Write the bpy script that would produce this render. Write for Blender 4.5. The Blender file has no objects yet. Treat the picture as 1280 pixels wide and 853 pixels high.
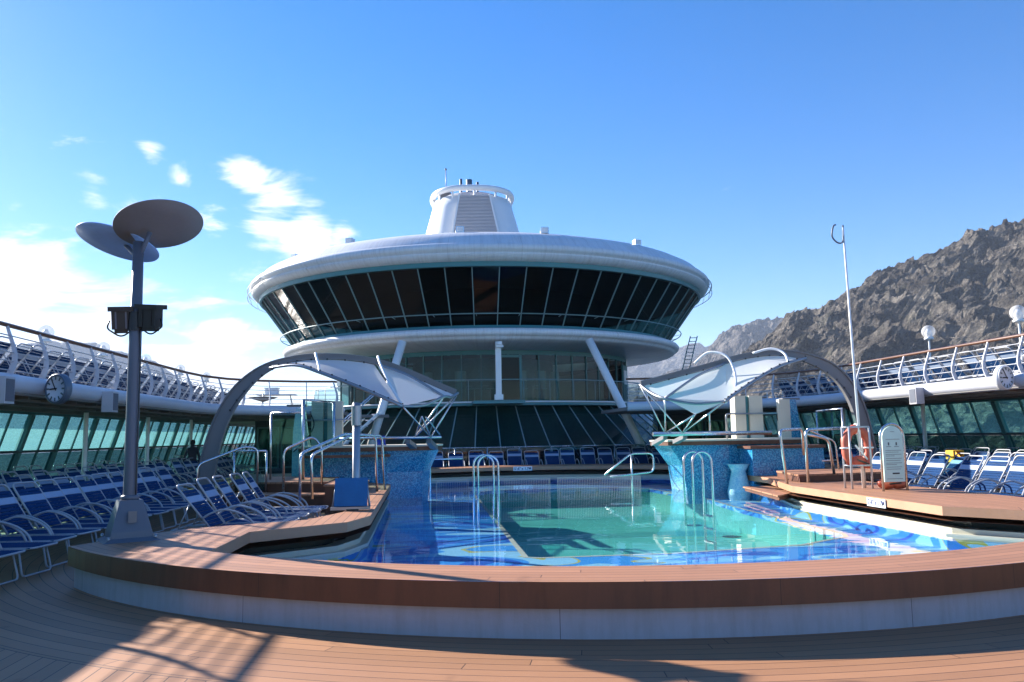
import bpy, bmesh, math, random
from mathutils import Vector, Matrix, noise
from mathutils.geometry import tessellate_polygon
random.seed(7)
R = math.radians
sc = bpy.context.scene
COL = sc.collection

# ------------------------------------------------------------------ node helpers
def newmat(name):
    m = bpy.data.materials.new(name); m.use_nodes = True
    nt = m.node_tree; nt.nodes.clear()
    return m, nt
def N(nt, t, **k):
    n = nt.nodes.new(t)
    for a, b in k.items():
        if a == 'inp':
            for i, v in b.items(): n.inputs[i].default_value = v
        else: setattr(n, a, b)
    return n
def L(nt, a, b): nt.links.new(a, b)
def M(nt, op, a, b=None, c=None):
    n = nt.nodes.new('ShaderNodeMath'); n.operation = op
    for i, v in enumerate((a, b, c)):
        if v is None: continue
        if isinstance(v, (int, float)): n.inputs[i].default_value = v
        else: nt.links.new(v, n.inputs[i])
    return n.outputs[0]
def mixc(nt, f, a, b):
    n = nt.nodes.new('ShaderNodeMix'); n.data_type = 'RGBA'
    for i, v in ((0, f), (6, a), (7, b)):
        if isinstance(v, (int, float)): n.inputs[i].default_value = v
        elif isinstance(v, (tuple, list)): n.inputs[i].default_value = (v[0], v[1], v[2], 1)
        else: nt.links.new(v, n.inputs[i])
    return n.outputs[2]
def ramp(nt, f, stops, interp='LINEAR'):
    n = nt.nodes.new('ShaderNodeValToRGB'); n.color_ramp.interpolation = interp
    e = n.color_ramp.elements
    while len(e) < len(stops): e.new(0.5)
    for i, (p, c) in enumerate(stops):
        e[i].position = p; e[i].color = (c[0], c[1], c[2], 1)
    nt.links.new(f, n.inputs[0]); return n.outputs[0]
def noise_n(nt, scale, detail=4, rough=.55, coord=None, dist=0):
    n = N(nt, 'ShaderNodeTexNoise', inp={'Scale': scale, 'Detail': detail, 'Roughness': rough, 'Distortion': dist})
    if coord is None:
        g = N(nt, 'ShaderNodeNewGeometry'); coord = g.outputs['Position']
    L(nt, coord, n.inputs['Vector']); return n.outputs[0]

def pmat(name, col, rough=.5, metal=0, var=.12, vscale=1.5, bump=0, bscale=30, dirt=None, spec=.5):
    m, nt = newmat(name)
    out = N(nt, 'ShaderNodeOutputMaterial'); p = N(nt, 'ShaderNodeBsdfPrincipled')
    f = noise_n(nt, vscale)
    f2 = noise_n(nt, vscale * 13, 3)
    fm = M(nt, 'ADD', M(nt, 'MULTIPLY', f, .7), M(nt, 'MULTIPLY', f2, .3))
    fr = M(nt, 'MULTIPLY_ADD', M(nt, 'SUBTRACT', fm, .5), 2.2, .5)
    lo = tuple(c * (1 - var) for c in col); hi = tuple(min(1, c * (1 + var)) for c in col)
    c = mixc(nt, fr, lo, hi)
    if dirt:
        g = noise_n(nt, dirt[1], 6, .7)
        c = mixc(nt, ramp(nt, g, [(dirt[2], (0, 0, 0)), (dirt[2] + .12, (1, 1, 1))]), c, dirt[0])
    L(nt, c, p.inputs['Base Color'])
    p.inputs['Metallic'].default_value = metal
    p.inputs['Specular IOR Level'].default_value = spec
    L(nt, M(nt, 'MULTIPLY_ADD', fm, .25, rough - .12), p.inputs['Roughness'])
    if bump:
        b = N(nt, 'ShaderNodeBump', inp={'Strength': bump, 'Distance': .01})
        L(nt, noise_n(nt, bscale, 5), b.inputs['Height']); L(nt, b.outputs[0], p.inputs['Normal'])
    L(nt, p.outputs[0], out.inputs[0]); return m

def schlick(nt, f0, nrm=None):
    g = N(nt, 'ShaderNodeNewGeometry'); d = N(nt, 'ShaderNodeVectorMath', operation='DOT_PRODUCT')
    L(nt, g.outputs['Incoming'], d.inputs[0]); L(nt, nrm if nrm is not None else g.outputs['Normal'], d.inputs[1])
    c = M(nt, 'MAXIMUM', M(nt, 'SUBTRACT', 1, M(nt, 'ABSOLUTE', d.outputs['Value'])), 0)
    return M(nt, 'MULTIPLY_ADD', M(nt, 'POWER', c, 5), 1 - f0, f0)
def glass(name, tint, rough=.02, k=1.0, ior=1.5, wav=0.0):
    m, nt = newmat(name)
    out = N(nt, 'ShaderNodeOutputMaterial'); mx = N(nt, 'ShaderNodeMixShader')
    t = N(nt, 'ShaderNodeBsdfTransparent'); t.inputs[0].default_value = (*tint, 1)
    g = N(nt, 'ShaderNodeBsdfGlossy'); g.inputs['Roughness'].default_value = rough
    L(nt, M(nt, 'MULTIPLY', schlick(nt, .05), k), mx.inputs[0])
    if wav:
        b = N(nt, 'ShaderNodeBump', inp={'Strength': wav, 'Distance': .02})
        L(nt, noise_n(nt, .9, 2), b.inputs['Height'])
        L(nt, b.outputs[0], g.inputs['Normal'])
    L(nt, t.outputs[0], mx.inputs[1]); L(nt, g.outputs[0], mx.inputs[2]); L(nt, mx.outputs[0], out.inputs[0])
    return m

PC = (-.35, 15.6)      # centre of the pool's near arc
def plank_mat(name, base, w, ring=None, along='Y', dark=.25, rough=.55):
    m, nt = newmat(name)
    out = N(nt, 'ShaderNodeOutputMaterial'); p = N(nt, 'ShaderNodeBsdfPrincipled')
    g = N(nt, 'ShaderNodeNewGeometry'); s = N(nt, 'ShaderNodeSeparateXYZ'); L(nt, g.outputs['Position'], s.inputs[0])
    x, y = s.outputs[0], s.outputs[1]
    if ring:
        dx = M(nt, 'SUBTRACT', x, PC[0]); dy = M(nt, 'SUBTRACT', y, PC[1])
        r = M(nt, 'SQRT', M(nt, 'ADD', M(nt, 'MULTIPLY', dx, dx), M(nt, 'MULTIPLY', dy, dy)))
        a = M(nt, 'MULTIPLY', M(nt, 'ARCTAN2', dx, M(nt, 'MULTIPLY', dy, -1)), 9.5)
        near = M(nt, 'MULTIPLY', M(nt, 'LESS_THAN', r, ring[1]), M(nt, 'LESS_THAN', y, ring[2]))
        near = M(nt, 'MULTIPLY', near, M(nt, 'GREATER_THAN', r, ring[0]))
        us, vs = (x, y) if along == 'Y' else (y, x)
        u = M(nt, 'ADD', M(nt, 'MULTIPLY', near, r), M(nt, 'MULTIPLY', M(nt, 'SUBTRACT', 1, near), M(nt, 'ADD', us, 300)))
        v = M(nt, 'ADD', M(nt, 'MULTIPLY', near, a), M(nt, 'MULTIPLY', M(nt, 'SUBTRACT', 1, near), vs))
        rs = M(nt, 'ABSOLUTE', M(nt, 'SUBTRACT', r, ring[1]))
        rim = M(nt, 'MULTIPLY', M(nt, 'LESS_THAN', rs, .006), M(nt, 'LESS_THAN', y, ring[2]))
    else:
        u, v = (x, y) if along == 'Y' else (y, x); rim = None
    uu = M(nt, 'DIVIDE', u, w); fl = M(nt, 'FLOOR', uu); fr = M(nt, 'SUBTRACT', uu, fl)
    seam = M(nt, 'LESS_THAN', M(nt, 'MULTIPLY', M(nt, 'MINIMUM', fr, M(nt, 'SUBTRACT', 1, fr)), w), .0048)
    wn = N(nt, 'ShaderNodeTexWhiteNoise', noise_dimensions='1D'); L(nt, fl, wn.inputs['W'])
    vv = M(nt, 'ADD', M(nt, 'DIVIDE', v, 3.7), M(nt, 'MULTIPLY', wn.outputs[0], 7)); vf = M(nt, 'FLOOR', vv)
    vr = M(nt, 'SUBTRACT', vv, vf)
    butt = M(nt, 'LESS_THAN', M(nt, 'MINIMUM', vr, M(nt, 'SUBTRACT', 1, vr)), .0011)
    wn2 = N(nt, 'ShaderNodeTexWhiteNoise', noise_dimensions='2D')
    cb = N(nt, 'ShaderNodeCombineXYZ'); L(nt, fl, cb.inputs[0]); L(nt, vf, cb.inputs[1]); L(nt, cb.outputs[0], wn2.inputs['Vector'])
    gv = N(nt, 'ShaderNodeCombineXYZ'); L(nt, M(nt, 'MULTIPLY', u, 60), gv.inputs[0]); L(nt, M(nt, 'MULTIPLY', v, 2), gv.inputs[1])
    grain = noise_n(nt, 1, 4, .6, gv.outputs[0])
    blot = noise_n(nt, .8, 5, .6)
    k = M(nt, 'ADD', M(nt, 'MULTIPLY', wn2.outputs[0], .45), M(nt, 'ADD', M(nt, 'MULTIPLY', grain, .35), M(nt, 'MULTIPLY', blot, .5)))
    lo = tuple(c * .68 for c in base); hi = tuple(c * 1.25 for c in base)
    c = mixc(nt, k, lo, hi)
    st = noise_n(nt, 1.7, 3, .5)
    c = mixc(nt, ramp(nt, st, [(.66, (0, 0, 0)), (.72, (.45, .45, .45))]), c, tuple(b * .5 for b in base))
    sm = M(nt, 'MAXIMUM', seam, butt)
    if rim is not None: sm = M(nt, 'MAXIMUM', sm, rim)
    c = mixc(nt, M(nt, 'MULTIPLY', sm, .85), c, (.03, .02, .018))
    L(nt, c, p.inputs['Base Color'])
    L(nt, M(nt, 'MULTIPLY_ADD', grain, .2, rough - .1), p.inputs['Roughness'])
    p.inputs['Specular IOR Level'].default_value = .3
    b = N(nt, 'ShaderNodeBump', inp={'Strength': .35, 'Distance': .004})
    L(nt, M(nt, 'SUBTRACT', M(nt, 'MULTIPLY', grain, .5), sm), b.inputs['Height']); L(nt, b.outputs[0], p.inputs['Normal'])
    L(nt, p.outputs[0], out.inputs[0]); return m

def mosaic_mat(name, cols, size=.02, grout=(.25, .4, .5), big=.7):
    m, nt = newmat(name)
    out = N(nt, 'ShaderNodeOutputMaterial'); p = N(nt, 'ShaderNodeBsdfPrincipled')
    g = N(nt, 'ShaderNodeNewGeometry')
    v = N(nt, 'ShaderNodeVectorMath', operation='SNAP'); L(nt, g.outputs['Position'], v.inputs[0])
    v.inputs[1].default_value = (size, size, size)
    w = N(nt, 'ShaderNodeTexWhiteNoise', noise_dimensions='3D'); L(nt, v.outputs[0], w.inputs['Vector'])
    b = noise_n(nt, big, 3)
    k = M(nt, 'ADD', M(nt, 'MULTIPLY', w.outputs[0], .75), M(nt, 'MULTIPLY', b, .35))
    c = ramp(nt, k, [(i / len(cols) + .02, q) for i, q in enumerate(cols)], 'CONSTANT')
    L(nt, c, p.inputs['Base Color']); p.inputs['Roughness'].default_value = .18
    L(nt, p.outputs[0], out.inputs[0]); return m

# ------------------------------------------------------------------ materials
DECK = plank_mat('teak deck', (.36, .178, .09), .15, ring=(8.0, 10.25, 14))
COPE = plank_mat('composite coping planks', (.39, .185, .10), .135, ring=(7.0, 9.6, 12.2))
WOODV = pmat('shade darkened fascia board', (.15, .055, .027), .45, var=.15, vscale=3)  # tan board with the outer fascia's shade put into its colour
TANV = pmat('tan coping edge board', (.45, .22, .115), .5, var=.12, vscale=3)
WHITE = pmat('white marine paint', (.80, .80, .79), .38, var=.03, vscale=.7)
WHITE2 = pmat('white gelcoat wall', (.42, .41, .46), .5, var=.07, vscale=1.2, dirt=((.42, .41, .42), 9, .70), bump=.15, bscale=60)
SHADEW = pmat('shade toned white paint', (.52, .53, .58), .4, var=.06, vscale=1.5, dirt=((.36, .33, .30), 5, .68))  # white paint greyed and blued to carry the shade on fascia and stanchions
CREAM = pmat('cream panel', (.66, .62, .50), .5, var=.05)
GUTTER = pmat('cream gutter', (.56, .54, .43), .35, var=.06, dirt=((.4, .38, .28), 6, .66))
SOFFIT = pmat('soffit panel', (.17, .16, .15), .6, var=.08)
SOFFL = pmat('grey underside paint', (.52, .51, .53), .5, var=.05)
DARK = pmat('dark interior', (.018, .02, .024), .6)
INTW = pmat('interior teal wall', (.26, .42, .42), .6, var=.3, vscale=.6)
DARKB = pmat('dark teal wall', (.03, .055, .06), .5)
TEAL = pmat('teal window trim', (.035, .20, .22), .35, var=.08)
TEALD = pmat('teal mullion', (.06, .19, .19), .4)
SILLV = pmat('pale mullion', (.17, .30, .31), .4)
ALU = pmat('brushed steel', (.62, .63, .65), .25, metal=1, var=.05)
ALUD = pmat('dull steel', (.33, .34, .36), .35, metal=.8)
WFR = pmat('white enamel tube', (.42, .43, .46), .3, var=.05)
GREYP = pmat('grey pole paint', (.115, .13, .165), .4, var=.06)
GREYD = pmat('dark grey arch paint', (.19, .185, .19), .45, var=.08)
LENS = pmat('matt brown grey disc', (.22, .20, .195), .7)
BLUEW = pmat('sky tinted white reflector', (.30, .46, .75), .5)  # white disc with blue sky light mixed into its colour
BLACK = pmat('black housing', (.012, .012, .014), .4)
STRAP = pmat('navy vinyl straps', (.007, .043, .135), .7, var=.3, vscale=.9, spec=.08)
STRAPL = pmat('pale blue vinyl band', (.34, .42, .56), .6, var=.15, spec=.25)
RAILW = pmat('varnished hand rail', (.13, .055, .03), .35)
RED = pmat('orange red buoyancy foam', (.50, .10, .055), .5, var=.12)
YEL = pmat('yellow cloth', (.80, .42, .02), .6)
BLUEP = pmat('blue seat pad', (.015, .13, .32), .45, var=.2, vscale=3)
BLUEB = pmat('blue cover', (.01, .06, .45), .6)
FACE = pmat('clock face', (.72, .76, .80), .5, var=.02)
FACED = pmat('clock drum', (.10, .14, .19), .4)
SIGNW = pmat('pale mint sign board', (.62, .86, .75), .4, var=.02)
INK = pmat('grey ink', (.10, .14, .14), .6)
INKN = pmat('navy ink', (.02, .03, .12), .6)
ROCKG = None
G_LOUNGE = glass('dark lounge glazing', (.08, .17, .175), k=.34, wav=.03)
G_SK = glass('skirt glazing', (.14, .30, .32), k=.9, wav=.06)
G_TERR = glass('terrace glazing', (.22, .46, .50), k=.6)
G_SIDE = glass('teal side window glazing', (.36, .86, .80), k=.6)
_nt = G_SIDE.node_tree; _o = [n for n in _nt.nodes if n.type == 'OUTPUT_MATERIAL'][0]; _src = _o.inputs[0].links[0].from_socket
_tr = N(_nt, 'ShaderNodeBsdfTranslucent'); _tr.inputs[0].default_value = (.30, .75, .72, 1); _m = N(_nt, 'ShaderNodeMixShader'); _m.inputs[0].default_value = .14
L(_nt, _src, _m.inputs[1]); L(_nt, _tr.outputs[0], _m.inputs[2]); L(_nt, _m.outputs[0], _o.inputs[0])
G_BAL = glass('terrace balustrade glass', (.55, .72, .74), k=.35)
G_LOW = glass('dark green lower glazing', (.10, .26, .24), k=.6)
G_SCRN = glass('clear wind screen', (.66, .86, .84), k=.9)
G_RAIL = glass('blue balustrade glass', (.25, .38, .50), k=.9)
MOSB = mosaic_mat('blue bar mosaic', [(.012, .11, .30), (.02, .19, .40), (.03, .30, .52), (.12, .42, .62), (.02, .14, .33)], .025)
MOSL = mosaic_mat('pale mosaic', [(.34, .60, .68), (.45, .68, .74), (.28, .55, .68), (.5, .72, .75)], .025)

def membrane_mat():
    m, nt = newmat('canopy membrane')
    out = N(nt, 'ShaderNodeOutputMaterial')
    d = N(nt, 'ShaderNodeBsdfDiffuse'); d.inputs[0].default_value = (.85, .86, .87, 1)
    t = N(nt, 'ShaderNodeBsdfTranslucent'); t.inputs[0].default_value = (.85, .87, .90, 1)
    mx = N(nt, 'ShaderNodeMixShader'); mx.inputs[0].default_value = .5
    L(nt, d.outputs[0], mx.inputs[1]); L(nt, t.outputs[0], mx.inputs[2]); L(nt, mx.outputs[0], out.inputs[0])
    return m
MEMB = membrane_mat()

def water_mat():
    m, nt = newmat('pool water surface')
    out = N(nt, 'ShaderNodeOutputMaterial'); mx = N(nt, 'ShaderNodeMixShader')
    t = N(nt, 'ShaderNodeBsdfTransparent'); t.inputs[0].default_value = (.90, .985, .99, 1)
    g = N(nt, 'ShaderNodeBsdfGlossy'); g.inputs['Roughness'].default_value = .0
    geo = N(nt, 'ShaderNodeNewGeometry')
    mp = N(nt, 'ShaderNodeMapping'); mp.inputs['Scale'].default_value = (.8, 1.6, 1); L(nt, geo.outputs['Position'], mp.inputs[0])
    n1 = noise_n(nt, 1.1, 2, .5, mp.outputs[0], .6)
    b = N(nt, 'ShaderNodeBump', inp={'Strength': .11, 'Distance': .03}); L(nt, n1, b.inputs['Height'])
    L(nt, b.outputs[0], g.inputs['Normal'])
    L(nt, M(nt, 'MULTIPLY', schlick(nt, .02, b.outputs[0]), 1.0), mx.inputs[0])
    L(nt, t.outputs[0], mx.inputs[1]); L(nt, g.outputs[0], mx.inputs[2]); L(nt, mx.outputs[0], out.inputs[0])
    return m
WATER = water_mat()

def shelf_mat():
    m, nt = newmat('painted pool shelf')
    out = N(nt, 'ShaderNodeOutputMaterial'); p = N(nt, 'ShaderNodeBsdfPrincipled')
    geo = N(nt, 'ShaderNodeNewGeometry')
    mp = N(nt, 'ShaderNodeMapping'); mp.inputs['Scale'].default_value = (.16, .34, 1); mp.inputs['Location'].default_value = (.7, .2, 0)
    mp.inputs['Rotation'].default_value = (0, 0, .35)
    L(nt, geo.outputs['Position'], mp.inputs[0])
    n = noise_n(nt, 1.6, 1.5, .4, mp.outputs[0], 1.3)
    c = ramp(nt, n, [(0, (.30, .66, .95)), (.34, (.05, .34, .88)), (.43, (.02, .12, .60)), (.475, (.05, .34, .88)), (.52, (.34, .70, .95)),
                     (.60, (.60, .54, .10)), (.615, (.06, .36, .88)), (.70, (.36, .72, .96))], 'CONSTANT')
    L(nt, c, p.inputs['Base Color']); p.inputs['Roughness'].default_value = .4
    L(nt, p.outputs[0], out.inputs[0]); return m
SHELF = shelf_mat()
DEEP = pmat('teal pool tiles', (.11, .56, .48), .4, var=.10, vscale=.5)
DEEPW = pmat('pale pool wall tiles', (.13, .50, .46), .4, var=.08)
POOLB = mosaic_mat('pool wall mosaic', [(.05, .25, .50), (.10, .38, .62), (.20, .5, .68)], .03)

def rock_mat(name, a, b, scale, sh=(.02, .018, .018)):
    m, nt = newmat(name)
    out = N(nt, 'ShaderNodeOutputMaterial'); p = N(nt, 'ShaderNodeBsdfPrincipled')
    n1 = noise_n(nt, scale, 8, .65); n2 = noise_n(nt, scale * 7, 6, .7)
    k = M(nt, 'ADD', M(nt, 'MULTIPLY', n1, .6), M(nt, 'MULTIPLY', n2, .5))
    c = ramp(nt, k, [(.36, tuple(q * .5 for q in a)), (.5, a), (.60, b), (.74, tuple(min(1, q * 1.5) for q in b))])
    veg = noise_n(nt, scale * 1.7, 5, .7)
    g2 = N(nt, 'ShaderNodeNewGeometry'); s2_ = N(nt, 'ShaderNodeSeparateXYZ'); L(nt, g2.outputs['Position'], s2_.inputs[0])
    st = M(nt, 'ADD', M(nt, 'MULTIPLY', M(nt, 'ADD', s2_.outputs[2], M(nt, 'MULTIPLY', s2_.outputs[0], .22)), scale * 3.5), M(nt, 'MULTIPLY', n1, 3.2))
    wv_ = M(nt, 'MULTIPLY_ADD', M(nt, 'SINE', M(nt, 'MULTIPLY', st, 3.0)), .5, .5)
    c = mixc(nt, M(nt, 'MULTIPLY', wv_, .38), c, tuple(q * .55 for q in a))
    c = mixc(nt, ramp(nt, veg, [(.56, (0, 0, 0)), (.66, (.4, .4, .4))]), c, (.09, .10, .055))
    L(nt, c, p.inputs['Base Color']); p.inputs['Roughness'].default_value = .9; p.inputs['Specular IOR Level'].default_value = .1
    g_ = N(nt, 'ShaderNodeNewGeometry'); vo = N(nt, 'ShaderNodeTexVoronoi', feature='DISTANCE_TO_EDGE', inp={'Scale': scale * 3.2}); wv = N(nt, 'ShaderNodeVectorMath', operation='ADD')
    nz = N(nt, 'ShaderNodeTexNoise', inp={'Scale': scale * 2, 'Detail': 6}); L(nt, g_.outputs['Position'], nz.inputs['Vector'])
    sc_ = N(nt, 'ShaderNodeVectorMath', operation='SCALE'); L(nt, nz.outputs[1], sc_.inputs[0]); sc_.inputs['Scale'].default_value = .8 / scale
    L(nt, g_.outputs['Position'], wv.inputs[0]); L(nt, sc_.outputs[0], wv.inputs[1]); L(nt, wv.outputs[0], vo.inputs['Vector'])
    b0 = N(nt, 'ShaderNodeBump', inp={'Strength': .9, 'Distance': .35 / scale}); L(nt, vo.outputs[0], b0.inputs['Height'])
    bm = N(nt, 'ShaderNodeBump', inp={'Strength': 1.0, 'Distance': 16.0}); L(nt, b0.outputs[0], bm.inputs['Normal'])
    L(nt, noise_n(nt, scale * 5, 9, .72), bm.inputs['Height']); L(nt, bm.outputs[0], p.inputs['Normal'])
    L(nt, p.outputs[0], out.inputs[0]); return m

def seams(m, step, streak, ctr=None, rad=8.7):
    ctr = ctr or PC
    nt = m.node_tree; p = [n for n in nt.nodes if n.type == 'BSDF_PRINCIPLED'][0]; src = p.inputs['Base Color'].links[0].from_socket
    g = N(nt, 'ShaderNodeNewGeometry'); s = N(nt, 'ShaderNodeSeparateXYZ'); L(nt, g.outputs['Position'], s.inputs[0])
    a = M(nt, 'MULTIPLY', M(nt, 'ARCTAN2', M(nt, 'SUBTRACT', s.outputs[0], ctr[0]), M(nt, 'SUBTRACT', ctr[1], s.outputs[1])), rad)
    q = M(nt, 'FRACT', M(nt, 'DIVIDE', M(nt, 'ADD', a, 101), step))
    sm = M(nt, 'LESS_THAN', q, .005 / step * 1.2)
    cb = N(nt, 'ShaderNodeCombineXYZ'); L(nt, M(nt, 'MULTIPLY', a, 7), cb.inputs[0]); L(nt, M(nt, 'MULTIPLY', s.outputs[2], .9), cb.inputs[1])
    st = noise_n(nt, 1.0, 5, .65, cb.outputs[0])
    k = ramp(nt, st, [(.45, (0, 0, 0)), (.78, (streak, streak, streak))])
    c = mixc(nt, k, src, tuple(v * .45 for v in (.5, .42, .36)) if streak < .6 else (.05, .02, .012))
    c = mixc(nt, M(nt, 'MULTIPLY', sm, .8), c, (.02, .015, .012)); L(nt, c, p.inputs['Base Color'])
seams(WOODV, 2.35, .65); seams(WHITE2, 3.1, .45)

# ------------------------------------------------------------------ mesh builder
class MB:
    def __init__(s): s.v = []; s.f = []; s.sm = []; s.mi = []; s.m = 0
    def face(s, idx, smooth=False): s.f.append(tuple(idx)); s.sm.append(smooth); s.mi.append(s.m)
    def box(s, c, d, rot=None):
        o = len(s.v); M3 = rot if rot is not None else Matrix.Identity(3); c = Vector(c)
        for x in (-.5, .5):
            for y in (-.5, .5):
                for z in (-.5, .5):
                    s.v.append(tuple(c + M3 @ Vector((x * d[0], y * d[1], z * d[2]))))
        for q in ((0, 1, 3, 2), (4, 6, 7, 5), (0, 4, 5, 1), (2, 3, 7, 6), (0, 2, 6, 4), (1, 5, 7, 3)):
            s.face([o + i for i in q])
        return s
    def bar(s, a, b, w, h, up=(0, 0, 1)):
        a = Vector(a); b = Vector(b); x = (b - a); l = x.length; x.normalize()
        y = Vector(up).cross(x)
        if y.length < 1e-4: y = Vector((0, 1, 0)).cross(x)
        y.normalize(); z = x.cross(y)
        return s.box((a + b) / 2, (l, w, h), Matrix((x, y, z)).transposed())
    def tube(s, pts, r, n=8, closed=False, caps=True):
        P = [Vector(p) for p in pts]; k = len(P); rr = r if isinstance(r, (list, tuple)) else [r] * k
        o = len(s.v); prev = None
        for i, p in enumerate(P):
            if closed: t = P[(i + 1) % k] - P[i - 1]
            else: t = P[min(i + 1, k - 1)] - P[max(i - 1, 0)]
            t.normalize()
            if prev is None:
                u = Vector((0, 0, 1)).cross(t)
                if u.length < .05: u = Vector((1, 0, 0)).cross(t)
            else: u = prev - t * prev.dot(t)
            u.normalize(); prev = u; w = t.cross(u)
            for j in range(n):
                a = 2 * math.pi * j / n
                s.v.append(tuple(p + (u * math.cos(a) + w * math.sin(a)) * rr[i]))
        for i in range(k if closed else k - 1):
            i2 = (i + 1) % k
            for j in range(n):
                j2 = (j + 1) % n
                s.face((o + i * n + j, o + i * n + j2, o + i2 * n + j2, o + i2 * n + j), True)
        if caps and not closed:
            s.face([o + j for j in range(n)][::-1]); s.face([o + (k - 1) * n + j for j in range(n)])
        return s
    def ribbon(s, pts, w, h, side):
        """rectangular section swept along pts; side = axis of width w; h list or float"""
        P = [Vector(p) for p in pts]; k = len(P); sd = Vector(side).normalized(); o = len(s.v)
        W = w if isinstance(w, (list, tuple)) else [w] * k; H = h if isinstance(h, (list, tuple)) else [h] * k
        for i, p in enumerate(P):
            t = (P[min(i + 1, k - 1)] - P[max(i - 1, 0)]).normalized(); n = sd.cross(t).normalized()
            for a, b in ((-1, -1), (1, -1), (1, 1), (-1, 1)):
                s.v.append(tuple(p + sd * (a * W[i] / 2) + n * (b * H[i] / 2)))
        for i in range(k - 1):
            for j in range(4):
                j2 = (j + 1) % 4
                s.face((o + i * 4 + j, o + i * 4 + j2, o + i * 4 + 4 + j2, o + i * 4 + 4 + j))
        s.face([o, o + 3, o + 2, o + 1]); e = o + 4 * (k - 1); s.face([e, e + 1, e + 2, e + 3]); return s
    def rev(s, prof, c=(0, 0, 0), n=48, a0=0, a1=2 * math.pi, sx=1, sy=1, smooth=True, capb=False, capt=False):
        o = len(s.v); full = abs(a1 - a0 - 2 * math.pi) < 1e-6; m = n if full else n + 1; k = len(prof)
        for i in range(m):
            a = a0 + (a1 - a0) * i / n
            for r, z in prof: s.v.append((c[0] + r * math.cos(a) * sx, c[1] + r * math.sin(a) * sy, c[2] + z))
        for i in range(n):
            i2 = (i + 1) % m
            for j in range(k - 1):
                s.face((o + i * k + j, o + i2 * k + j, o + i2 * k + j + 1, o + i * k + j + 1), smooth)
        if capb: s.face([o + i * k for i in range(m)][::-1])
        if capt: s.face([o + i * k + k - 1 for i in range(m)])
        return s
    def prism(s, poly, z0, z1, holes=(), top=True, bot=True, side=True, hside=True):
        loops = [poly] + list(holes); base = []
        for lp in loops:
            base.append(len(s.v))
            for x, y in lp: s.v.append((x, y, z0))
            for x, y in lp: s.v.append((x, y, z1))
        flat = [(b + i, len(lp)) for b, lp in zip(base, loops) for i in range(len(lp))]
        tris = tessellate_polygon([[Vector((x, y, 0)) for x, y in lp] for lp in loops])
        for t in tris:
            ar = sum(s.v[flat[t[i]][0]][0] * s.v[flat[t[(i + 1) % 3]][0]][1] - s.v[flat[t[(i + 1) % 3]][0]][0] * s.v[flat[t[i]][0]][1] for i in range(3))
            t = t if ar > 0 else t[::-1]
            if top: s.face([flat[i][0] + flat[i][1] for i in t])
            if bot: s.face([flat[i][0] for i in t][::-1])
        for li, (b, lp) in enumerate(zip(base, loops)):
            if (li == 0 and not side) or (li > 0 and not hside): continue
            n = len(lp)
            for i in range(n):
                j = (i + 1) % n; s.face((b + i, b + j, b + n + j, b + n + i))
        return s
    def build(s, name, mat, parent=None, loc=None):
        me = bpy.data.meshes.new(name); me.from_pydata(s.v, [], s.f); me.update()
        bm = bmesh.new(); bm.from_mesh(me); bmesh.ops.recalc_face_normals(bm, faces=bm.faces); bm.to_mesh(me); bm.free()
        for i, p in enumerate(me.polygons):
            p.use_smooth = s.sm[i]
            p.material_index = s.mi[i]
        for mm in (mat if isinstance(mat, (list, tuple)) else [mat]): me.materials.append(mm)
        o = bpy.data.objects.new(name, me); COL.objects.link(o)
        if parent: o.parent = parent
        if loc: o.location = loc
        return o

def tag(o, label=None, cat=None, group=None, kind=None):
    if label: o['label'] = label
    if cat: o['category'] = cat
    if group: o['group'] = group
    if kind: o['kind'] = kind
    return o
def thing(name, label, cat, loc=(0, 0, 0), rz=0, group=None):
    o = bpy.data.objects.new(name, None); COL.objects.link(o); o.location = loc; o.rotation_euler = (0, 0, rz)
    o.empty_display_size = .2
    return tag(o, label, cat, group)
def dup(root, loc, rz=0, label=None, group=None):
    def cp(o, par):
        c = o.copy(); COL.objects.link(c); c.parent = par
        for ch in KIDS.get(o.name, o.children): cp(ch, c)
        return c
    r = cp(root, None); r.location = loc; r.rotation_euler = (0, 0, rz)
    if label: r['label'] = label
    if group: r['group'] = group
    return r
KIDS = {}
def arc(pts_fn, n): return [pts_fn(i / n) for i in range(n + 1)]
def fillet(pts, r, n=5):
    P = [Vector(p) for p in pts]; out = [P[0]]
    for i in range(1, len(P) - 1):
        a = (P[i - 1] - P[i]); b = (P[i + 1] - P[i]); d = min(r, a.length * .45, b.length * .45)
        a.normalize(); b.normalize(); A = P[i] + a * d; B = P[i] + b * d
        for k in range(n + 1):
            t = k / n; out.append(A * (1 - t) ** 2 + P[i] * 2 * t * (1 - t) + B * t * t)
    out.append(P[-1]); return out
def catmull(pts, n=6):
    P = [Vector(p) for p in pts]; P = [P[0] * 2 - P[1]] + P + [P[-1] * 2 - P[-2]]; out = []
    for i in range(1, len(P) - 2):
        for k in range(n):
            t = k / n
            out.append(.5 * ((2 * P[i]) + (-P[i - 1] + P[i + 1]) * t + (2 * P[i - 1] - 5 * P[i] + 4 * P[i + 1] - P[i + 2]) * t * t + (-P[i - 1] + 3 * P[i] - 3 * P[i + 1] + P[i + 2]) * t ** 3))
    out.append(P[-2]); return out
ORD = ['first', 'second', 'third', 'fourth', 'fifth', 'sixth', 'seventh', 'eighth', 'ninth', 'tenth', 'eleventh', 'twelfth', 'thirteenth', 'fourteenth']

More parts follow.
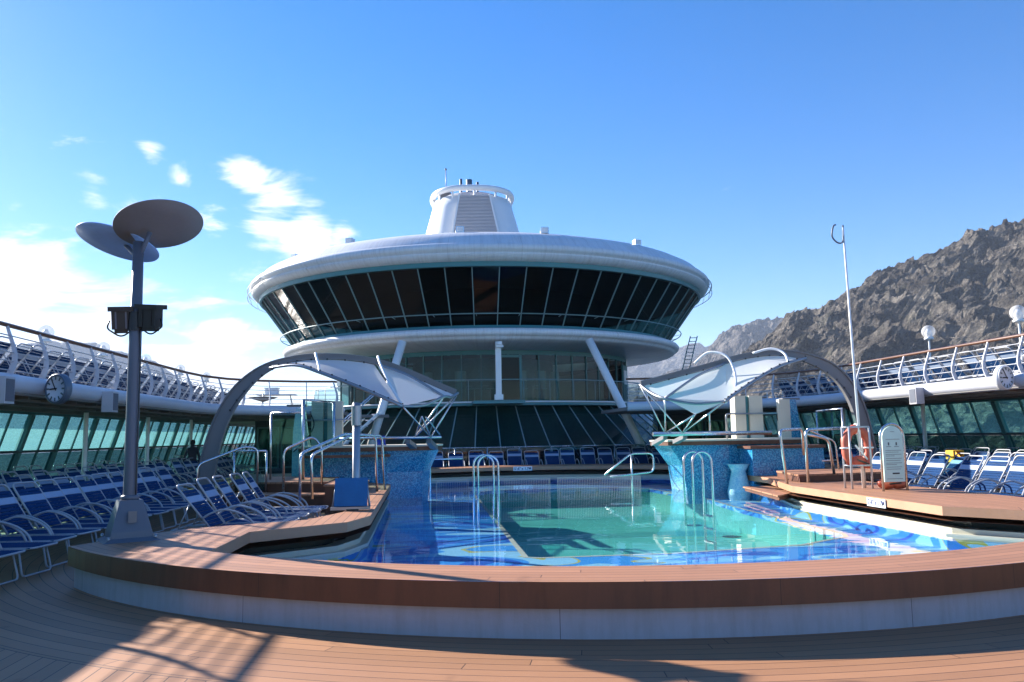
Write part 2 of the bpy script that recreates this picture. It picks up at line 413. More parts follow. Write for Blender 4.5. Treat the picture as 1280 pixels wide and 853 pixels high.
# ------------------------------------------------------------------ camera, sun, sky
CAM = Vector((-3.2, 0, 1.7)); pit, rol, yaw = R(6.5), R(1.0), R(5.7)
cd = bpy.data.cameras.new('camera'); cam = bpy.data.objects.new('camera', cd); COL.objects.link(cam); sc.camera = cam
cd.sensor_width = 36; cd.lens = 1040 / 1280 * 36; cd.clip_end = 60000; cd.clip_start = .05
Dv = Vector((math.sin(yaw) * math.cos(pit), math.cos(yaw) * math.cos(pit), math.sin(pit)))
R0 = Vector((math.cos(yaw), -math.sin(yaw), 0)); U0 = Vector((-math.sin(yaw) * math.sin(pit), -math.cos(yaw) * math.sin(pit), math.cos(pit)))
Rv = R0 * math.cos(rol) - U0 * math.sin(rol); Uv = U0 * math.cos(rol) + R0 * math.sin(rol)
cam.matrix_world = Matrix.Translation(CAM) @ Matrix((Rv, Uv, -Dv)).transposed().to_4x4()

EL = R(24.2); AZ = R(47)        # the sun stands 47 degrees to port of the bow
sv = Vector((-math.sin(AZ) * math.cos(EL), math.cos(AZ) * math.cos(EL), math.sin(EL)))
sl = bpy.data.lights.new('sun', 'SUN'); sl.energy = 5.0; sl.angle = R(.53); sl.color = (1, .945, .86)
so = bpy.data.objects.new('sun', sl); COL.objects.link(so); so.rotation_euler = (-sv).to_track_quat('-Z', 'Y').to_euler(); so.location = (0, 0, 60)

w = bpy.data.worlds.new('World'); sc.world = w; w.use_nodes = True; nt = w.node_tree; nt.nodes.clear()
wo = N(nt, 'ShaderNodeOutputWorld'); bg = N(nt, 'ShaderNodeBackground'); bg.inputs[1].default_value = .052
sky = N(nt, 'ShaderNodeTexSky', sky_type='NISHITA'); sky.sun_disc = False; sky.sun_elevation = EL; sky.sun_rotation = -AZ
sky.air_density = 1.0; sky.dust_density = .15; sky.ozone_density = 3.0; sky.altitude = 20
tc = N(nt, 'ShaderNodeTexCoord'); nrm = N(nt, 'ShaderNodeVectorMath', operation='NORMALIZE'); L(nt, tc.outputs['Generated'], nrm.inputs[0])
dirn = nrm.outputs[0]; sp = N(nt, 'ShaderNodeSeparateXYZ'); L(nt, dirn, sp.inputs[0])
zc = M(nt, 'MAXIMUM', M(nt, 'ADD', sp.outputs[2], .06), .02)
cc = N(nt, 'ShaderNodeCombineXYZ'); L(nt, M(nt, 'DIVIDE', sp.outputs[0], zc), cc.inputs[0]); L(nt, M(nt, 'DIVIDE', sp.outputs[1], zc), cc.inputs[1])
cn = noise_n(nt, 1.5, 8, .58, cc.outputs[0], .35)
mpc = N(nt, 'ShaderNodeMapping'); mpc.inputs['Rotation'].default_value = (0, .55, 0); mpc.inputs['Scale'].default_value = (.7, 1, 1.9); L(nt, dirn, mpc.inputs[0])
cn2 = noise_n(nt, 9.0, 10, .66, mpc.outputs[0], .9)
cmix = M(nt, 'ADD', M(nt, 'MULTIPLY', cn, .5), M(nt, 'MULTIPLY', cn2, .5))
blobs = [((-.255, 1.0, .262), .03, .7), ((-.33, 1.0, .345), .018, .55), ((-.56, 1.0, .33), .03, .45), ((-.187, .999, .272), .050, 1.0), ((-.150, .998, .250), .048, 1.0), ((-.215, .997, .305), .035, .9), ((-.105, .994, .243), .03, .7),
         ((-.35, 1.014, .290), .035, .8), ((-.395, 1.014, .303), .03, .75), ((-.297, 1.006, .312), .016, .7), ((-.494, 1.029, .281), .018, .6),
         ((-.50, 1.036, .18), .085, 1.0), ((-.40, 1.036, .14), .075, .9), ((-.275, 1.028, .09), .10, 1.0), ((-.418, 1.038, .10), .12, 1.0),
         ((-.298, 1.018, .21), .03, .55), ((-.22, 1.02, .18), .04, .5), ((-.62, 1.0, .15), .12, 1.0), ((-.9, .8, .2), .2, .9)]
acc = None
for d, rad, amp in blobs:
    dv = Vector(d).normalized()
    ds = N(nt, 'ShaderNodeVectorMath', operation='DISTANCE'); L(nt, dirn, ds.inputs[0]); ds.inputs[1].default_value = dv
    q = M(nt, 'DIVIDE', ds.outputs['Value'], rad)
    g = M(nt, 'MULTIPLY', M(nt, 'EXPONENT', M(nt, 'MULTIPLY', M(nt, 'MULTIPLY', q, q), -1)), amp)
    acc = g if acc is None else M(nt, 'MAXIMUM', acc, g)
dens = M(nt, 'ADD', M(nt, 'MULTIPLY', M(nt, 'SUBTRACT', cmix, .5), 5.2), M(nt, 'MULTIPLY_ADD', acc, 1.35, -.72))
fac = N(nt, 'ShaderNodeMapRange', interpolation_type='SMOOTHSTEP'); L(nt, dens, fac.inputs[0])
fac.inputs[1].default_value = -.12; fac.inputs[2].default_value = .55; fac.inputs[4].default_value = .93
hs = N(nt, 'ShaderNodeHueSaturation'); hs.inputs['Saturation'].default_value = 1.38; hs.inputs['Value'].default_value = 1.28
tint = N(nt, 'ShaderNodeVectorMath', operation='MULTIPLY'); L(nt, sky.outputs[0], tint.inputs[0]); tint.inputs[1].default_value = (1.05, 1.0, 1.11)
L(nt, tint.outputs[0], hs.inputs['Color'])
skyc = mixc(nt, fac.outputs[0], hs.outputs[0], (8.8, 9.0, 9.3))
L(nt, skyc, bg.inputs[0]); L(nt, bg.outputs[0], wo.inputs[0])

# ------------------------------------------------------------------ sea and hills
mm, nt = newmat('sea water'); out = N(nt, 'ShaderNodeOutputMaterial'); p = N(nt, 'ShaderNodeBsdfPrincipled')
p.inputs['Base Color'].default_value = (.012, .05, .07, 1); p.inputs['Roughness'].default_value = .15
b = N(nt, 'ShaderNodeBump', inp={'Strength': .5, 'Distance': .6}); L(nt, noise_n(nt, .15, 6), b.inputs['Height']); L(nt, b.outputs[0], p.inputs['Normal']); L(nt, p.outputs[0], out.inputs[0])
s = MB(); o = [(-20000, -3000), (20000, -3000), (20000, 20000), (-20000, 20000)]
s.prism(o, -25.2, -25, bot=False, side=False).build('sea', mm)['kind'] = 'structure'

def hills(name, table, d0, d1, nA, nR, amp, fscale, mat, seed, pw=1.15, hide=0):
    def el(a):
        if a <= table[0][0]: return table[0][1]
        for (a0, e0), (a1, e1) in zip(table, table[1:]):
            if a <= a1: return e0 + (e1 - e0) * (a - a0) / (a1 - a0)
        return table[-1][1]
    a0, a1 = table[0][0], table[-1][0]; s = MB(); off = Vector((seed * 13.7, seed * 7.1, seed))
    for i in range(nA + 1):
        a = a0 + (a1 - a0) * i / nA
        for j in range(nR + 1):
            t = j / nR
            d = d0 + (d1 - d0) * min(t, 1) if t <= .82 else d0 + (d1 - d0) * t
            tt = min(t / .82, 1)
            H = el(a) * (d0 + (d1 - d0) * .82) + 1.7 + 25
            prof = (tt ** pw) if t <= .82 else 1 - (t - .82) * 2.2
            x = CAM.x + d * math.sin(R(a)); y = d * math.cos(R(a))
            pv = Vector((x, y, H * prof * 1.4)) * fscale + off
            n1 = noise.ridged_multi_fractal(pv, 1.0, 2.1, 7, 1.0, 2.0) - 1.1
            n2 = noise.fractal(pv * 2.3, .9, 2.0, 7)
            n3 = noise.ridged_multi_fractal(pv * 5.0, .8, 2.1, 5, 1.0, 2.0) - 1.1
            n4 = noise.fractal(pv * 11.0, .8, 2.1, 4)
            dz = (n1 * .85 + n2 * .5 + n3 * .38 + n4 * .22) * amp * min(1, tt * 2.5)
            if .6 < t: dz *= .62 if t > .78 else .62 + .38 * (.78 - t) / .18
            push = (n2 * 1.1 + n1 * .8) * amp * (1 - abs(tt - .5)) 
            s.v.append((x + push * math.sin(R(a + 20)) * .8, y - push * .8, -25.5 + H * prof + dz))
    for i in range(nA):
        for j in range(nR):
            q = i * (nR + 1) + j; s.face((q, q + nR + 1, q + nR + 2, q + 1), False)
    ob = s.build(name, mat); ob['kind'] = 'structure'; return ob
RK = rock_mat('brown rock face', (.115, .10, .088), (.29, .255, .215), .022)
RK2 = rock_mat('distant rock face', (.10, .09, .085), (.18, .16, .145), .007)
M1 = [(12, .02), (16, .035), (19, .06), (21.32, .0877), (22.9, .105), (23.97, .1254), (24.99, .1336), (26.5, .1446), (28.0, .1573), (29.47, .1704), (30.88, .1744), (32.29, .186), (33.64, .1912), (34.56, .2006), (36.28, .2052), (37.98, .2162), (42, .23), (50, .22), (60, .18), (75, .12)]
hills('hill', M1, 620, 1150, 800, 230, 26, .011, RK, 3, 1.05)
M2 = [(11, .045), (14, .055), (17.64, .078), (18.74, .0942), (19.83, .1142), (20.9, .1228), (22.98, .1348), (25.99, .1361), (30, .127), (34, .1)]
hills('mountain', M2, 2200, 3000, 260, 90, 40, .0045, RK2, 5, 1.1)
M3 = [(-4, .05), (4, .08), (10, .094), (14.47, .0969), (17.17, .101), (18.75, .099), (22, .097), (30, .09)]
hills('far_mountain', M3, 4200, 5600, 130, 50, 70, .0021, RK2, 8, 1.1)
M4 = [(-48, .06), (-40, .085), (-32, .094), (-26.08, .0982), (-24.46, .1027), (-22.56, .1057), (-20.98, .1049), (-19.21, .0979), (-17.77, .0914), (-16.67, .0784), (-15.17, .055), (-12.47, .035), (-8, .02), (-2, .015)]
hills('far_mountain', M4, 4200, 5600, 220, 50, 40, .0021, RK2, 11, 1.1)

# ------------------------------------------------------------------ deck floor and pool
def circ(r, a0, a1, n, c=PC): return [(c[0] + r * math.sin(R(a0 + (a1 - a0) * i / n)), c[1] - r * math.cos(R(a0 + (a1 - a0) * i / n))) for i in range(n + 1)]
FC = (.3, 25.2)
def farc(r, a0, a1, n): return [(FC[0] + r * math.sin(R(a0 + (a1 - a0) * i / n)), FC[1] + r * math.cos(R(a0 + (a1 - a0) * i / n))) for i in range(n + 1)]
# inner edge of the coping, counter clockwise from the near left corner
inner = circ(7.88, -42.3, 46.5, 44) + [(5.95, 11.1), (5.5, 11.67), (4.82, 12.6), (4.85, 18.2), (5.7, 21.6), (5.75, 25.2)] + farc(8.0, 46, -46, 24) + [(-5.35, 24.6), (-4.25, 22.6), (-4.2, 18), (-4.15, 13.6), (-4.42, 12.65), (-5.62, 11.68)]
outer = circ(8.72, -55.2, 57, 50) + [(7.6, 11.6), (7.1, 12.3), (7.05, 18.5), (7.6, 22), (7.9, 25)] + farc(9.8, 52, -52, 24) + [(-7.4, 25.4), (-5.6, 22.6), (-4.72, 18.8), (-4.66, 14.4), (-4.8, 14.0), (-5.08, 13.2), (-6.46, 12.41), (-6.95, 11.83)]
def offset(poly, d):
    n = len(poly); out = []
    for i in range(n):
        p0, p1, p2 = Vector(poly[i - 1]), Vector(poly[i]), Vector(poly[(i + 1) % n])
        e1 = (p1 - p0).normalized(); e2 = (p2 - p1).normalized()
        nn = Vector((e1.y + e2.y, -e1.x - e2.x))
        if nn.length < 1e-5: nn = Vector((e1.y, -e1.x))
        nn.normalize(); k = max(.45, nn.dot(Vector((e1.y, -e1.x))))
        out.append(tuple(p1 + nn * d / k))
    return out
wallout = offset(outer, -.07); wallin = offset(inner, .6)
gut_in = offset(inner, .04); gut_out = offset(inner, .5)
deck_out = [(-15.0, -8), (15.0, -8), (15.0, 60), (-15.0, 60)]
fl = MB(); fl.prism(deck_out, -.3, 0, [offset(outer, -.2)], bot=False); fl.build('deck_floor', DECK)['kind'] = 'structure'

pool = thing('swimming_pool', 'curved swimming pool with teak coping in the middle of the deck', 'swimming pool')
s = MB(); s.prism(outer, .26, .48, [inner], bot=False, side=False, hside=False)
s2 = MB(); s2.prism(outer, .26, .479, top=False, bot=False); s2.prism(offset(outer, -.03), .26, .33, [offset(inner, .02)], top=False, side=False, hside=False)
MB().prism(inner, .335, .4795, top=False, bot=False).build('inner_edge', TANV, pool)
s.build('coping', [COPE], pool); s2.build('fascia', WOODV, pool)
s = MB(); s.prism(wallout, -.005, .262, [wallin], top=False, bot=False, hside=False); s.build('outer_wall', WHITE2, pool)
s = MB(); s.prism(wallin, -.1, .262, top=False, bot=False); s.build('inner_wall', DARKB, pool)
# gutter ledge: raised lip and a channel
s = MB(); s.prism(gut_out, -.02, .055, [gut_in]); s.prism(offset(inner, .40), .055, .13, [offset(inner, .17)], bot=False)
s.prism(wallin, -.1, .06, [gut_out], bot=False, side=False, hside=False); s.build('gutter', GUTTER, pool)
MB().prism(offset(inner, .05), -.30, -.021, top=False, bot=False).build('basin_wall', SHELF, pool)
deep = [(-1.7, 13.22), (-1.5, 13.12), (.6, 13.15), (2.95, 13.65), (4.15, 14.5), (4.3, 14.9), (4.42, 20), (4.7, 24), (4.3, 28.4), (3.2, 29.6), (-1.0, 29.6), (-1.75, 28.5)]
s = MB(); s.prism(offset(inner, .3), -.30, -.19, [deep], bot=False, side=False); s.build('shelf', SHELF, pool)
s = MB(); s.prism(offset(deep, .001), -.80, -.193, top=False, bot=False); s.build('deep_wall', DEEPW, pool)
s = MB(); s.prism(deep, -.85, -.80, bot=False, side=False); s.build('deep_floor', DEEP, pool)
s = MB(); s.prism(offset(deep, .07), -.1885, -.186, [offset(deep, -.02)], bot=False); s.build('tile_border', CREAM, pool)
for x, y in ((3.9, 17.6), (4.0, 19.8), (3.9, 22.4)):
    MB().rev([(0, -.79), (.20, -.79), (.24, -.798)], (x, y, 0), 20).build('drain_cover', DARKB, pool)
s = MB(); s.prism(offset(inner, .045), .02, .03, bot=False, side=False); wt = s.build('pool_water', WATER); wt['kind'] = 'structure'

def plate(parent, pos, rz, w, h, text, name='depth_sign'):
    bd = MB().box((0, 0, 0), (w, .012, h)).build(name, WHITE, parent); bd.location = pos; bd.rotation_euler = (0, 0, rz)
    cu = bpy.data.curves.new('lettering', 'FONT'); cu.body = text; cu.size = h * .82; cu.align_x = 'CENTER'; cu.align_y = 'CENTER'; cu.extrude = .002; cu.offset = .002
    to = bpy.data.objects.new('lettering', cu); dg = bpy.context.evaluated_depsgraph_get(); COL.objects.link(to)
    dg.update(); me = bpy.data.meshes.new_from_object(to.evaluated_get(dg)); COL.objects.unlink(to); bpy.data.objects.remove(to)
    me.materials.clear(); me.materials.append(INKN); ob = bpy.data.objects.new('lettering', me); COL.objects.link(ob)
    ob.parent = bd; ob.location = (0, -.009, 0); ob.rotation_euler = (R(90), 0, 0)
    mx = max((v.co.x for v in me.vertices), default=1); k = min(1, w * .46 / mx); ob.scale = (k, 1, 1)
    return bd
plate(pool, (4.81, 14.55, .385), R(-90), .62, .15, "5'-6\" x 1.7M").name = 'depth_sign'
plate(pool, (.45, 33.17, .40), 0, .75, .17, "5'-6\" x 1.7M")
plate(pool, (4.55, 12.65, .37), R(-62), .01, .01, "1") if False else None

# ------------------------------------------------------------------ lounge tower
TC = (0, 50, 0)
tw = thing('observation_lounge', 'round white observation lounge with a ring of dark slanted windows over the pool', 'building', TC)
def T(prof, mat, name, n=120, **k): return MB().rev(prof, (0, 0, 0), n, **k).build(name, mat, tw)
ROOFW = pmat('weathered white roof plating', (.74, .74, .75), .42, var=.06, vscale=.5, dirt=((.55, .52, .48), 1.6, .63))
seams(ROOFW, 3.4, .3, (0, 50), 13.5)
T([(0, 12.2), (4, 12.15), (9, 11.75), (12.0, 11.35), (13.0, 11.08), (13.6, 10.78), (13.98, 10.40)], ROOFW, 'roof')
T([(13.98, 10.395), (14.10, 10.38), (14.22, 10.28), (14.26, 10.14), (14.20, 10.02), (14.08, 9.96), (14.07, 9.92), (14.12, 9.91), (14.12, 9.87), (14.00, 9.74), (13.86, 9.64), (13.70, 9.60)], ROOFW, 'roof_rim')
T([(13.7, 9.6), (13.68, 9.38), (13.55, 9.38)], TEAL, 'upper_trim', smooth=False)
nW = 64
g = MB().rev([(11.62, 6.92), (13.55, 9.42)], (0, 0, 0), nW, smooth=False).build('glazing_band', G_LOUNGE, tw)
s = MB()
for i in range(nW):
    a = 2 * math.pi * i / nW; ca, sa = math.cos(a), math.sin(a)
    s.bar((11.65 * ca, 11.65 * sa, 6.9), (13.58 * ca, 13.58 * sa, 9.42), .045, .06, (ca, sa, 0))
s.build('mullions', SILLV, tw)
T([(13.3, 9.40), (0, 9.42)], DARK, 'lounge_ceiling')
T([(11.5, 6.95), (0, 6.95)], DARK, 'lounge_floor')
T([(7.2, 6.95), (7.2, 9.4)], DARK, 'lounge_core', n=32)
T([(11.55, 6.93), (11.68, 6.93), (11.72, 6.74), (11.6, 6.74)], TEAL, 'lower_trim', smooth=False)
T([(11.62, 6.76), (11.85, 6.72), (11.95, 6.60), (11.92, 6.46), (11.80, 6.38), (11.72, 6.36), (11.70, 6.28), (11.55, 6.2), (11.0, 6.12), (9.6, 6.02), (8.6, 5.98)], ROOFW, 'lower_rim')
UP = [o_ for o_ in tw.children if o_.name.split('.')[0] in ('roof', 'roof_rim', 'upper_trim', 'glazing_band', 'mullions', 'lounge_ceiling', 'lounge_floor', 'lower_trim')]
for o_ in UP: o_.scale = (.948, .948, 1)
[o_ for o_ in tw.children if o_.name.startswith('lower_rim')][0].scale = (.975, .975, 1)
# thin rail round the window band
s = MB(); s.tube([(12.35 * math.cos(2 * math.pi * i / 96), 12.35 * math.sin(2 * math.pi * i / 96), 7.38) for i in range(96)], .028, 6, True)
for i in range(36):
    a = 2 * math.pi * (i + .5) / 36; s.bar((11.95 * math.cos(a), 11.95 * math.sin(a), 7.32), (12.35 * math.cos(a), 12.35 * math.sin(a), 7.38), .025, .025)
s.build('window_rail', SILLV, tw).scale = (.955, .955, 1)
# outboard ladders on the rim
for sg in (1,):
    s = MB(); a0 = R(-90 + sg * 80)
    for k in (0, .42):
        s.tube([((r + k) * math.cos(a0), (r + k) * math.sin(a0), z) for (r, z) in ((12.95, 7.4), (12.7, 6.6), (12.4, 5.5), (12.1, 4.4))], .035, 5)
    for q in range(14):
        t = q / 13; r = 12.9 + (12.12 - 12.9) * t; z = 7.3 + (4.5 - 7.3) * t
        s.tube([(r * math.cos(a0), r * math.sin(a0), z), ((r + .45) * math.cos(a0), (r + .45) * math.sin(a0), z)], .022, 5)
    s.build('access_ladder', SILLV, tw).scale = (.96, .96, 1)
s = MB()
for a0_, a1_ in ((-235, -150), (-30, 55)):
    n_ = 30; s = MB(); pp = [(13.62 * math.cos(R(a0_ + (a1_ - a0_) * i / n_)), 13.62 * math.sin(R(a0_ + (a1_ - a0_) * i / n_)), 10.0) for i in range(n_ + 1)]
    s.tube(pp, .03, 5); s.tube([(x * 1.0, y * 1.0, 9.62) for x, y, z in pp], .02, 5)
    for x, y, z in pp[::3]: s.tube([(x * .975, y * .975, 10.02), (x, y, 10.0), (x * .99, y * .99, 9.5)], .016, 5)
    s.build('rim_rail', WHITE, tw)
# terrace
T([(8.6, 6.0), (8.6, 5.75)], TEAL, 'terrace_head', n=72)
g = MB().rev([(8.6, 3.36), (8.6, 5.78)], (0, 0, 0), 42, smooth=False, a0=R(-160), a1=R(-22)).build('terrace_glazing', G_TERR, tw)
s = MB()
for i in range(43):
    a = R(-160 + 138 * i / 42)
    if i % 2 == 0: s.bar((8.62 * math.cos(a), 8.62 * math.sin(a), 3.35), (8.62 * math.cos(a), 8.62 * math.sin(a), 5.8), .05, .08, (math.cos(a), math.sin(a), 0))
s.build('terrace_mullions', TEALD, tw)
MB().rev([(8.62, 3.35), (8.62, 6.0)], (0, 0, 0), 60, a0=R(-20), a1=R(198)).build('terrace_wall', WHITE, tw)
MB().rev([(8.5, 4.0), (8.5, 5.7)], (0, 0, 0), 20, a0=R(-20), a1=R(20)).build('wall_backing', DARK, tw)
T([(0, 3.15), (9.9, 3.15), (9.98, 3.18), (9.98, 3.34), (9.9, 3.36), (0, 3.36)], [TEAL], 'terrace_slab', n=90, smooth=False)
T([(10.0, 3.30), (10.03, 3.31), (10.03, 3.37), (9.96, 3.38)], WHITE, 'slab_edge', n=90)
s = MB(); s.tube([(9.9 * math.cos(R(-168 + 156 * i / 60)), 9.9 * math.sin(R(-168 + 156 * i / 60)), 4.42) for i in range(61)], .03, 6)
for i in range(0, 61, 3):
    a = R(-168 + 156 * i / 60); s.tube([(9.9 * math.cos(a), 9.9 * math.sin(a), 3.37), (9.9 * math.cos(a), 9.9 * math.sin(a), 4.42)], .018, 5)
s.build('terrace_rail', SILLV, tw)
MB().rev([(9.9, 3.42), (9.9, 4.34)], (0, 0, 0), 60, a0=R(-168), a1=R(-12), smooth=False).build('balustrade_glass', G_BAL, tw)
# terrace door
def ring_box(r, adeg, w, h, z, d, mat, name, par=tw):
    a = R(adeg); s = MB().box((0, 0, 0), (w, d, h)); o = s.build(name, mat, par); o.location = (r * math.cos(a), r * math.sin(a), z); o.rotation_euler = (0, 0, a + R(90)); return o
def frame_mb(w, h, t, d):
    s = MB(); s.box((0, 0, h / 2 - t / 2), (w, d, t)); s.box((0, 0, -h / 2 + t / 2), (w, d, t))
    s.box((-w / 2 + t / 2, 0, 0), (t, d, h - 2 * t)); s.box((w / 2 - t / 2, 0, 0), (t, d, h - 2 * t)); return s
dr = frame_mb(1.15, 2.35, .12, .12).build('terrace_door', TEAL, tw); a = R(-84.6); dr.location = (8.7 * math.cos(a), 8.7 * math.sin(a), 4.55); dr.rotation_euler = (0, 0, a + R(90))
MB().box((0, 0, 0), (.92, .03, 2.12)).build('pane', G_LOUNGE, dr); MB().bar((-.38, .08, -.1), (-.38, .08, .25), .03, .03).build('handle', ALU, dr)
for an in (-27, -153):
    d2 = ring_box(8.70, an, .95, 2.05, 4.5, .08, TEAL, 'service_door')
    MB().box((0, -.05 if an == -27 else .05, .35), (.6, .012, .8)).build('notice_board', WHITE, d2)
# lit white interior columns and furniture behind the terrace glass
for an, wd in ((-104, .3), (-76, .3), (-66, .3), (-58, .25), (-120, .25)):
    a = R(an); MB().rev([(wd, 3.37), (wd, 5.1)], (6.6 * math.cos(a), 6.6 * math.sin(a), 0), 12).build('interior_column', CREAM, tw)
MB().rev([(4.2, 3.36), (4.2, 6.0)], (0, 0, 0), 40).build('interior_wall', INTW, tw)
for an in (-97, -91, -79, -71):
    a = R(an); c = (7.7 * math.cos(a), 7.7 * math.sin(a), 3.36)
    s = MB().rev([(.0, .72), (.35, .72), (.35, .75), (0, .75)], c, 14); s.tube([(c[0], c[1], 3.36), (c[0], c[1], 4.1)], .03, 6); s.tube([(c[0] - .45, c[1], 3.36), (c[0] - .42, c[1], 4.25), (c[0] - .1, c[1], 4.25)], .02, 5)
    s.build('cafe_table', WHITE, tw)
# lower slanted glazing
nL = 32
MB().rev([(13.2, .05), (9.6, 3.15)], (0, 0, 0), nL, smooth=False, a0=R(-180), a1=R(0)).build('skirt_glazing', G_SK, tw)
s = MB()
for i in range(nL + 1):
    a = R(-180 + 180 * i / nL); ca, sa = math.cos(a), math.sin(a)
    s.bar((13.22 * ca, 13.22 * sa, .02), (9.62 * ca, 9.62 * sa, 3.14), .05, .07, (ca, sa, 0))
s.build('skirt_mullions', SILLV, tw)
MB().rev([(9.0, .02), (9.0, 3.14)], (0, 0, 0), 40).build('skirt_core', INTW, tw)
T([(13.3, 0), (13.3, .14), (13.1, .14)], TEALD, 'skirt_kerb', n=72)
# struts and front column
for sx in (-1, 1):
    a = (sx * 4.35, -11.2, 6.2); b = (sx * 6.55, -12.1, 1.0) if sx > 0 else (-5.95, -12.0, 1.0)
    a = (-4.45, -11.2, 6.15) if sx < 0 else a
    v = Vector(b) - Vector(a); b2 = Vector(a) + v * 1.19
    MB().tube([a, b2], .19, 12).build('strut', WHITE, tw)
s = MB(); s.box((0, -11.4 + .1, 4.8), (.26, .22, 2.6)); s.box((0, -11.3, 3.5), (.40, .3, .25)); s.build('front_column', WHITE, tw)
s = MB(); s.prism([(-1.2, -11.6), (1.2, -11.6), (1.2, -9.7), (-1.2, -9.7)], 3.2, 3.34); s.build('column_landing', TEAL, tw)
cm = MB().box((0, 0, 0), (.22, .3, .16)); cm.box((0, .0, -.14), (.34, .2, .10)); cm.build('camera_housing', WHITE, tw, (.05, -11.55, 6.0))
# funnel
fu = thing('ship_funnel', 'white tapered funnel with grey louvres rising behind the round lounge roof', 'funnel', (-.3, 54.5, 0))
def fsec(z):
    t = (z - 11.5) / (17.4 - 11.5); return 4.05 - 1.6 * t, 4.6 - 1.7 * t
s = MB()
for z in [11.5 + 5.5 * i / 8 for i in range(9)]:
    rx, ry = fsec(z)
    for k in range(48):
        a = 2 * math.pi * k / 48; ca, sa = math.cos(a), math.sin(a)
        e = .78; s.v.append((rx * math.copysign(abs(ca) ** e, ca), ry * math.copysign(abs(sa) ** e, sa), z))
for i in range(8):
    for k in range(48): s.face((i * 48 + k, i * 48 + (k + 1) % 48, i * 48 + 48 + (k + 1) % 48, i * 48 + 48 + k), True)
s.face([8 * 48 + k for k in range(48)]); s.build('casing', WHITE, fu)
# louvre panel on the front
s = MB(); sb = MB(); yf = lambda z: -fsec(z)[1] - .05
for q in range(30):
    z = 14.0 + q * .1; wd = 1.28 - .18 * (z - 15.1) / 1.0 * .9
    s.box((.02, yf(z) - .04, z), (wd * 2, .14, .05), Matrix.Rotation(R(35), 3, 'X'))
s.build('louvre', SOFFL, fu)
o0 = len(sb.v); z0, z1 = 13.5, 16.95
sb.v += [(-1.5, yf(z0), z0), (1.5, yf(z0), z0), (.92, yf(z1), z1), (-.92, yf(z1), z1)]; sb.face((0, 1, 2, 3)); sb.build('louvre_backing', GREYP, fu)
s = MB(); s.bar((-1.55, yf(13.5) - .06, 13.5), (-.95, yf(17) - .06, 17), .1, .1, (0, 1, 0)); s.bar((1.55, yf(13.5) - .06, 13.5), (.95, yf(17) - .06, 17), .1, .1, (0, 1, 0)); s.build('louvre_frame', WHITE, fu)
# top hoop
rx, ry = 2.62, 3.1
pts = [(rx * math.copysign(abs(math.cos(a)) ** .8, math.cos(a)), ry * math.copysign(abs(math.sin(a)) ** .8, math.sin(a)), 17.42) for a in [2 * math.pi * k / 40 for k in range(40)]]
s = MB(); s.tube(pts, .20, 8, True)
for k in range(0, 40, 3): s.tube([Vector(pts[k]), Vector(pts[k]) * .96 + Vector((0, 0, -.5))], .07, 6)
s.build('top_hoop', WHITE, fu)
MB().rev([(2.1, 17.0), (2.0, 17.4), (0, 17.45)], (0, 0, 0), 28, sy=1.15).build('uptake_cap', SOFFL, fu)
s = MB().rev([(.42, 17.0), (.42, 17.9), (.50, 18.0), (.36, 18.25), (0, 18.3)], (-1.85, .4, 0), 16); s.build('exhaust_cowl', GREYD, fu)
for x, h_, r_ in ((-.75, 18.75, .09), (-.2, 18.7, .2), (.35, 18.55, .09)):
    MB().rev([(r_, 17.2), (r_, h_), (0, h_)], (x, -.6, 0), 12).build('exhaust_pipe', ALUD, fu)
s = MB().tube([(-1.75, -.6, 17.4), (-1.75, -.6, 19.5)], .028, 5); s.rev([(0, -.1), (.09, 0), (0, .1)], (-1.75, -.6, 19.4), 8); s.build('whip_aerial', GREYD, fu)

# roof floodlights
fl0 = thing('floodlight', 'roof floodlight standing directly before the funnel louvres', 'floodlight', (-1.72, 38.9, 11.16), 0, 'floodlights on the lounge roof')
s = MB().box((0, 0, .34), (.34, .26, .26)); s.box((0, -.14, .34), (.38, .03, .30)); s.build('housing', ALU, fl0)
s = MB().tube([(-.2, 0, .34), (-.2, 0, .06), (.2, 0, .06), (.2, 0, .34)], .02, 5); s.tube([(0, 0, .06), (0, 0, -.12)], .03, 6); s.build('bracket', ALUD, fl0)
MB().box((0, -.16, .34), (.30, .012, .22)).build('lens', WHITE, fl0)
for (x, y, z, rz, lb) in ((2.35, 38.9, 11.16, 0, 'roof floodlight just right of the funnel'), (7.2, 40.2, 10.9, R(20), 'roof floodlight furthest right on the lounge roof slope'),
                          (-7.0, 40.3, 10.9, R(-25), 'roof floodlight on the sunlit slope between cloud and funnel'), (-10.1, 43.4, 10.78, R(-45), 'small roof floodlight lowest on the port edge of the roof')):
    dup(fl0, (x, y, z), rz, lb)

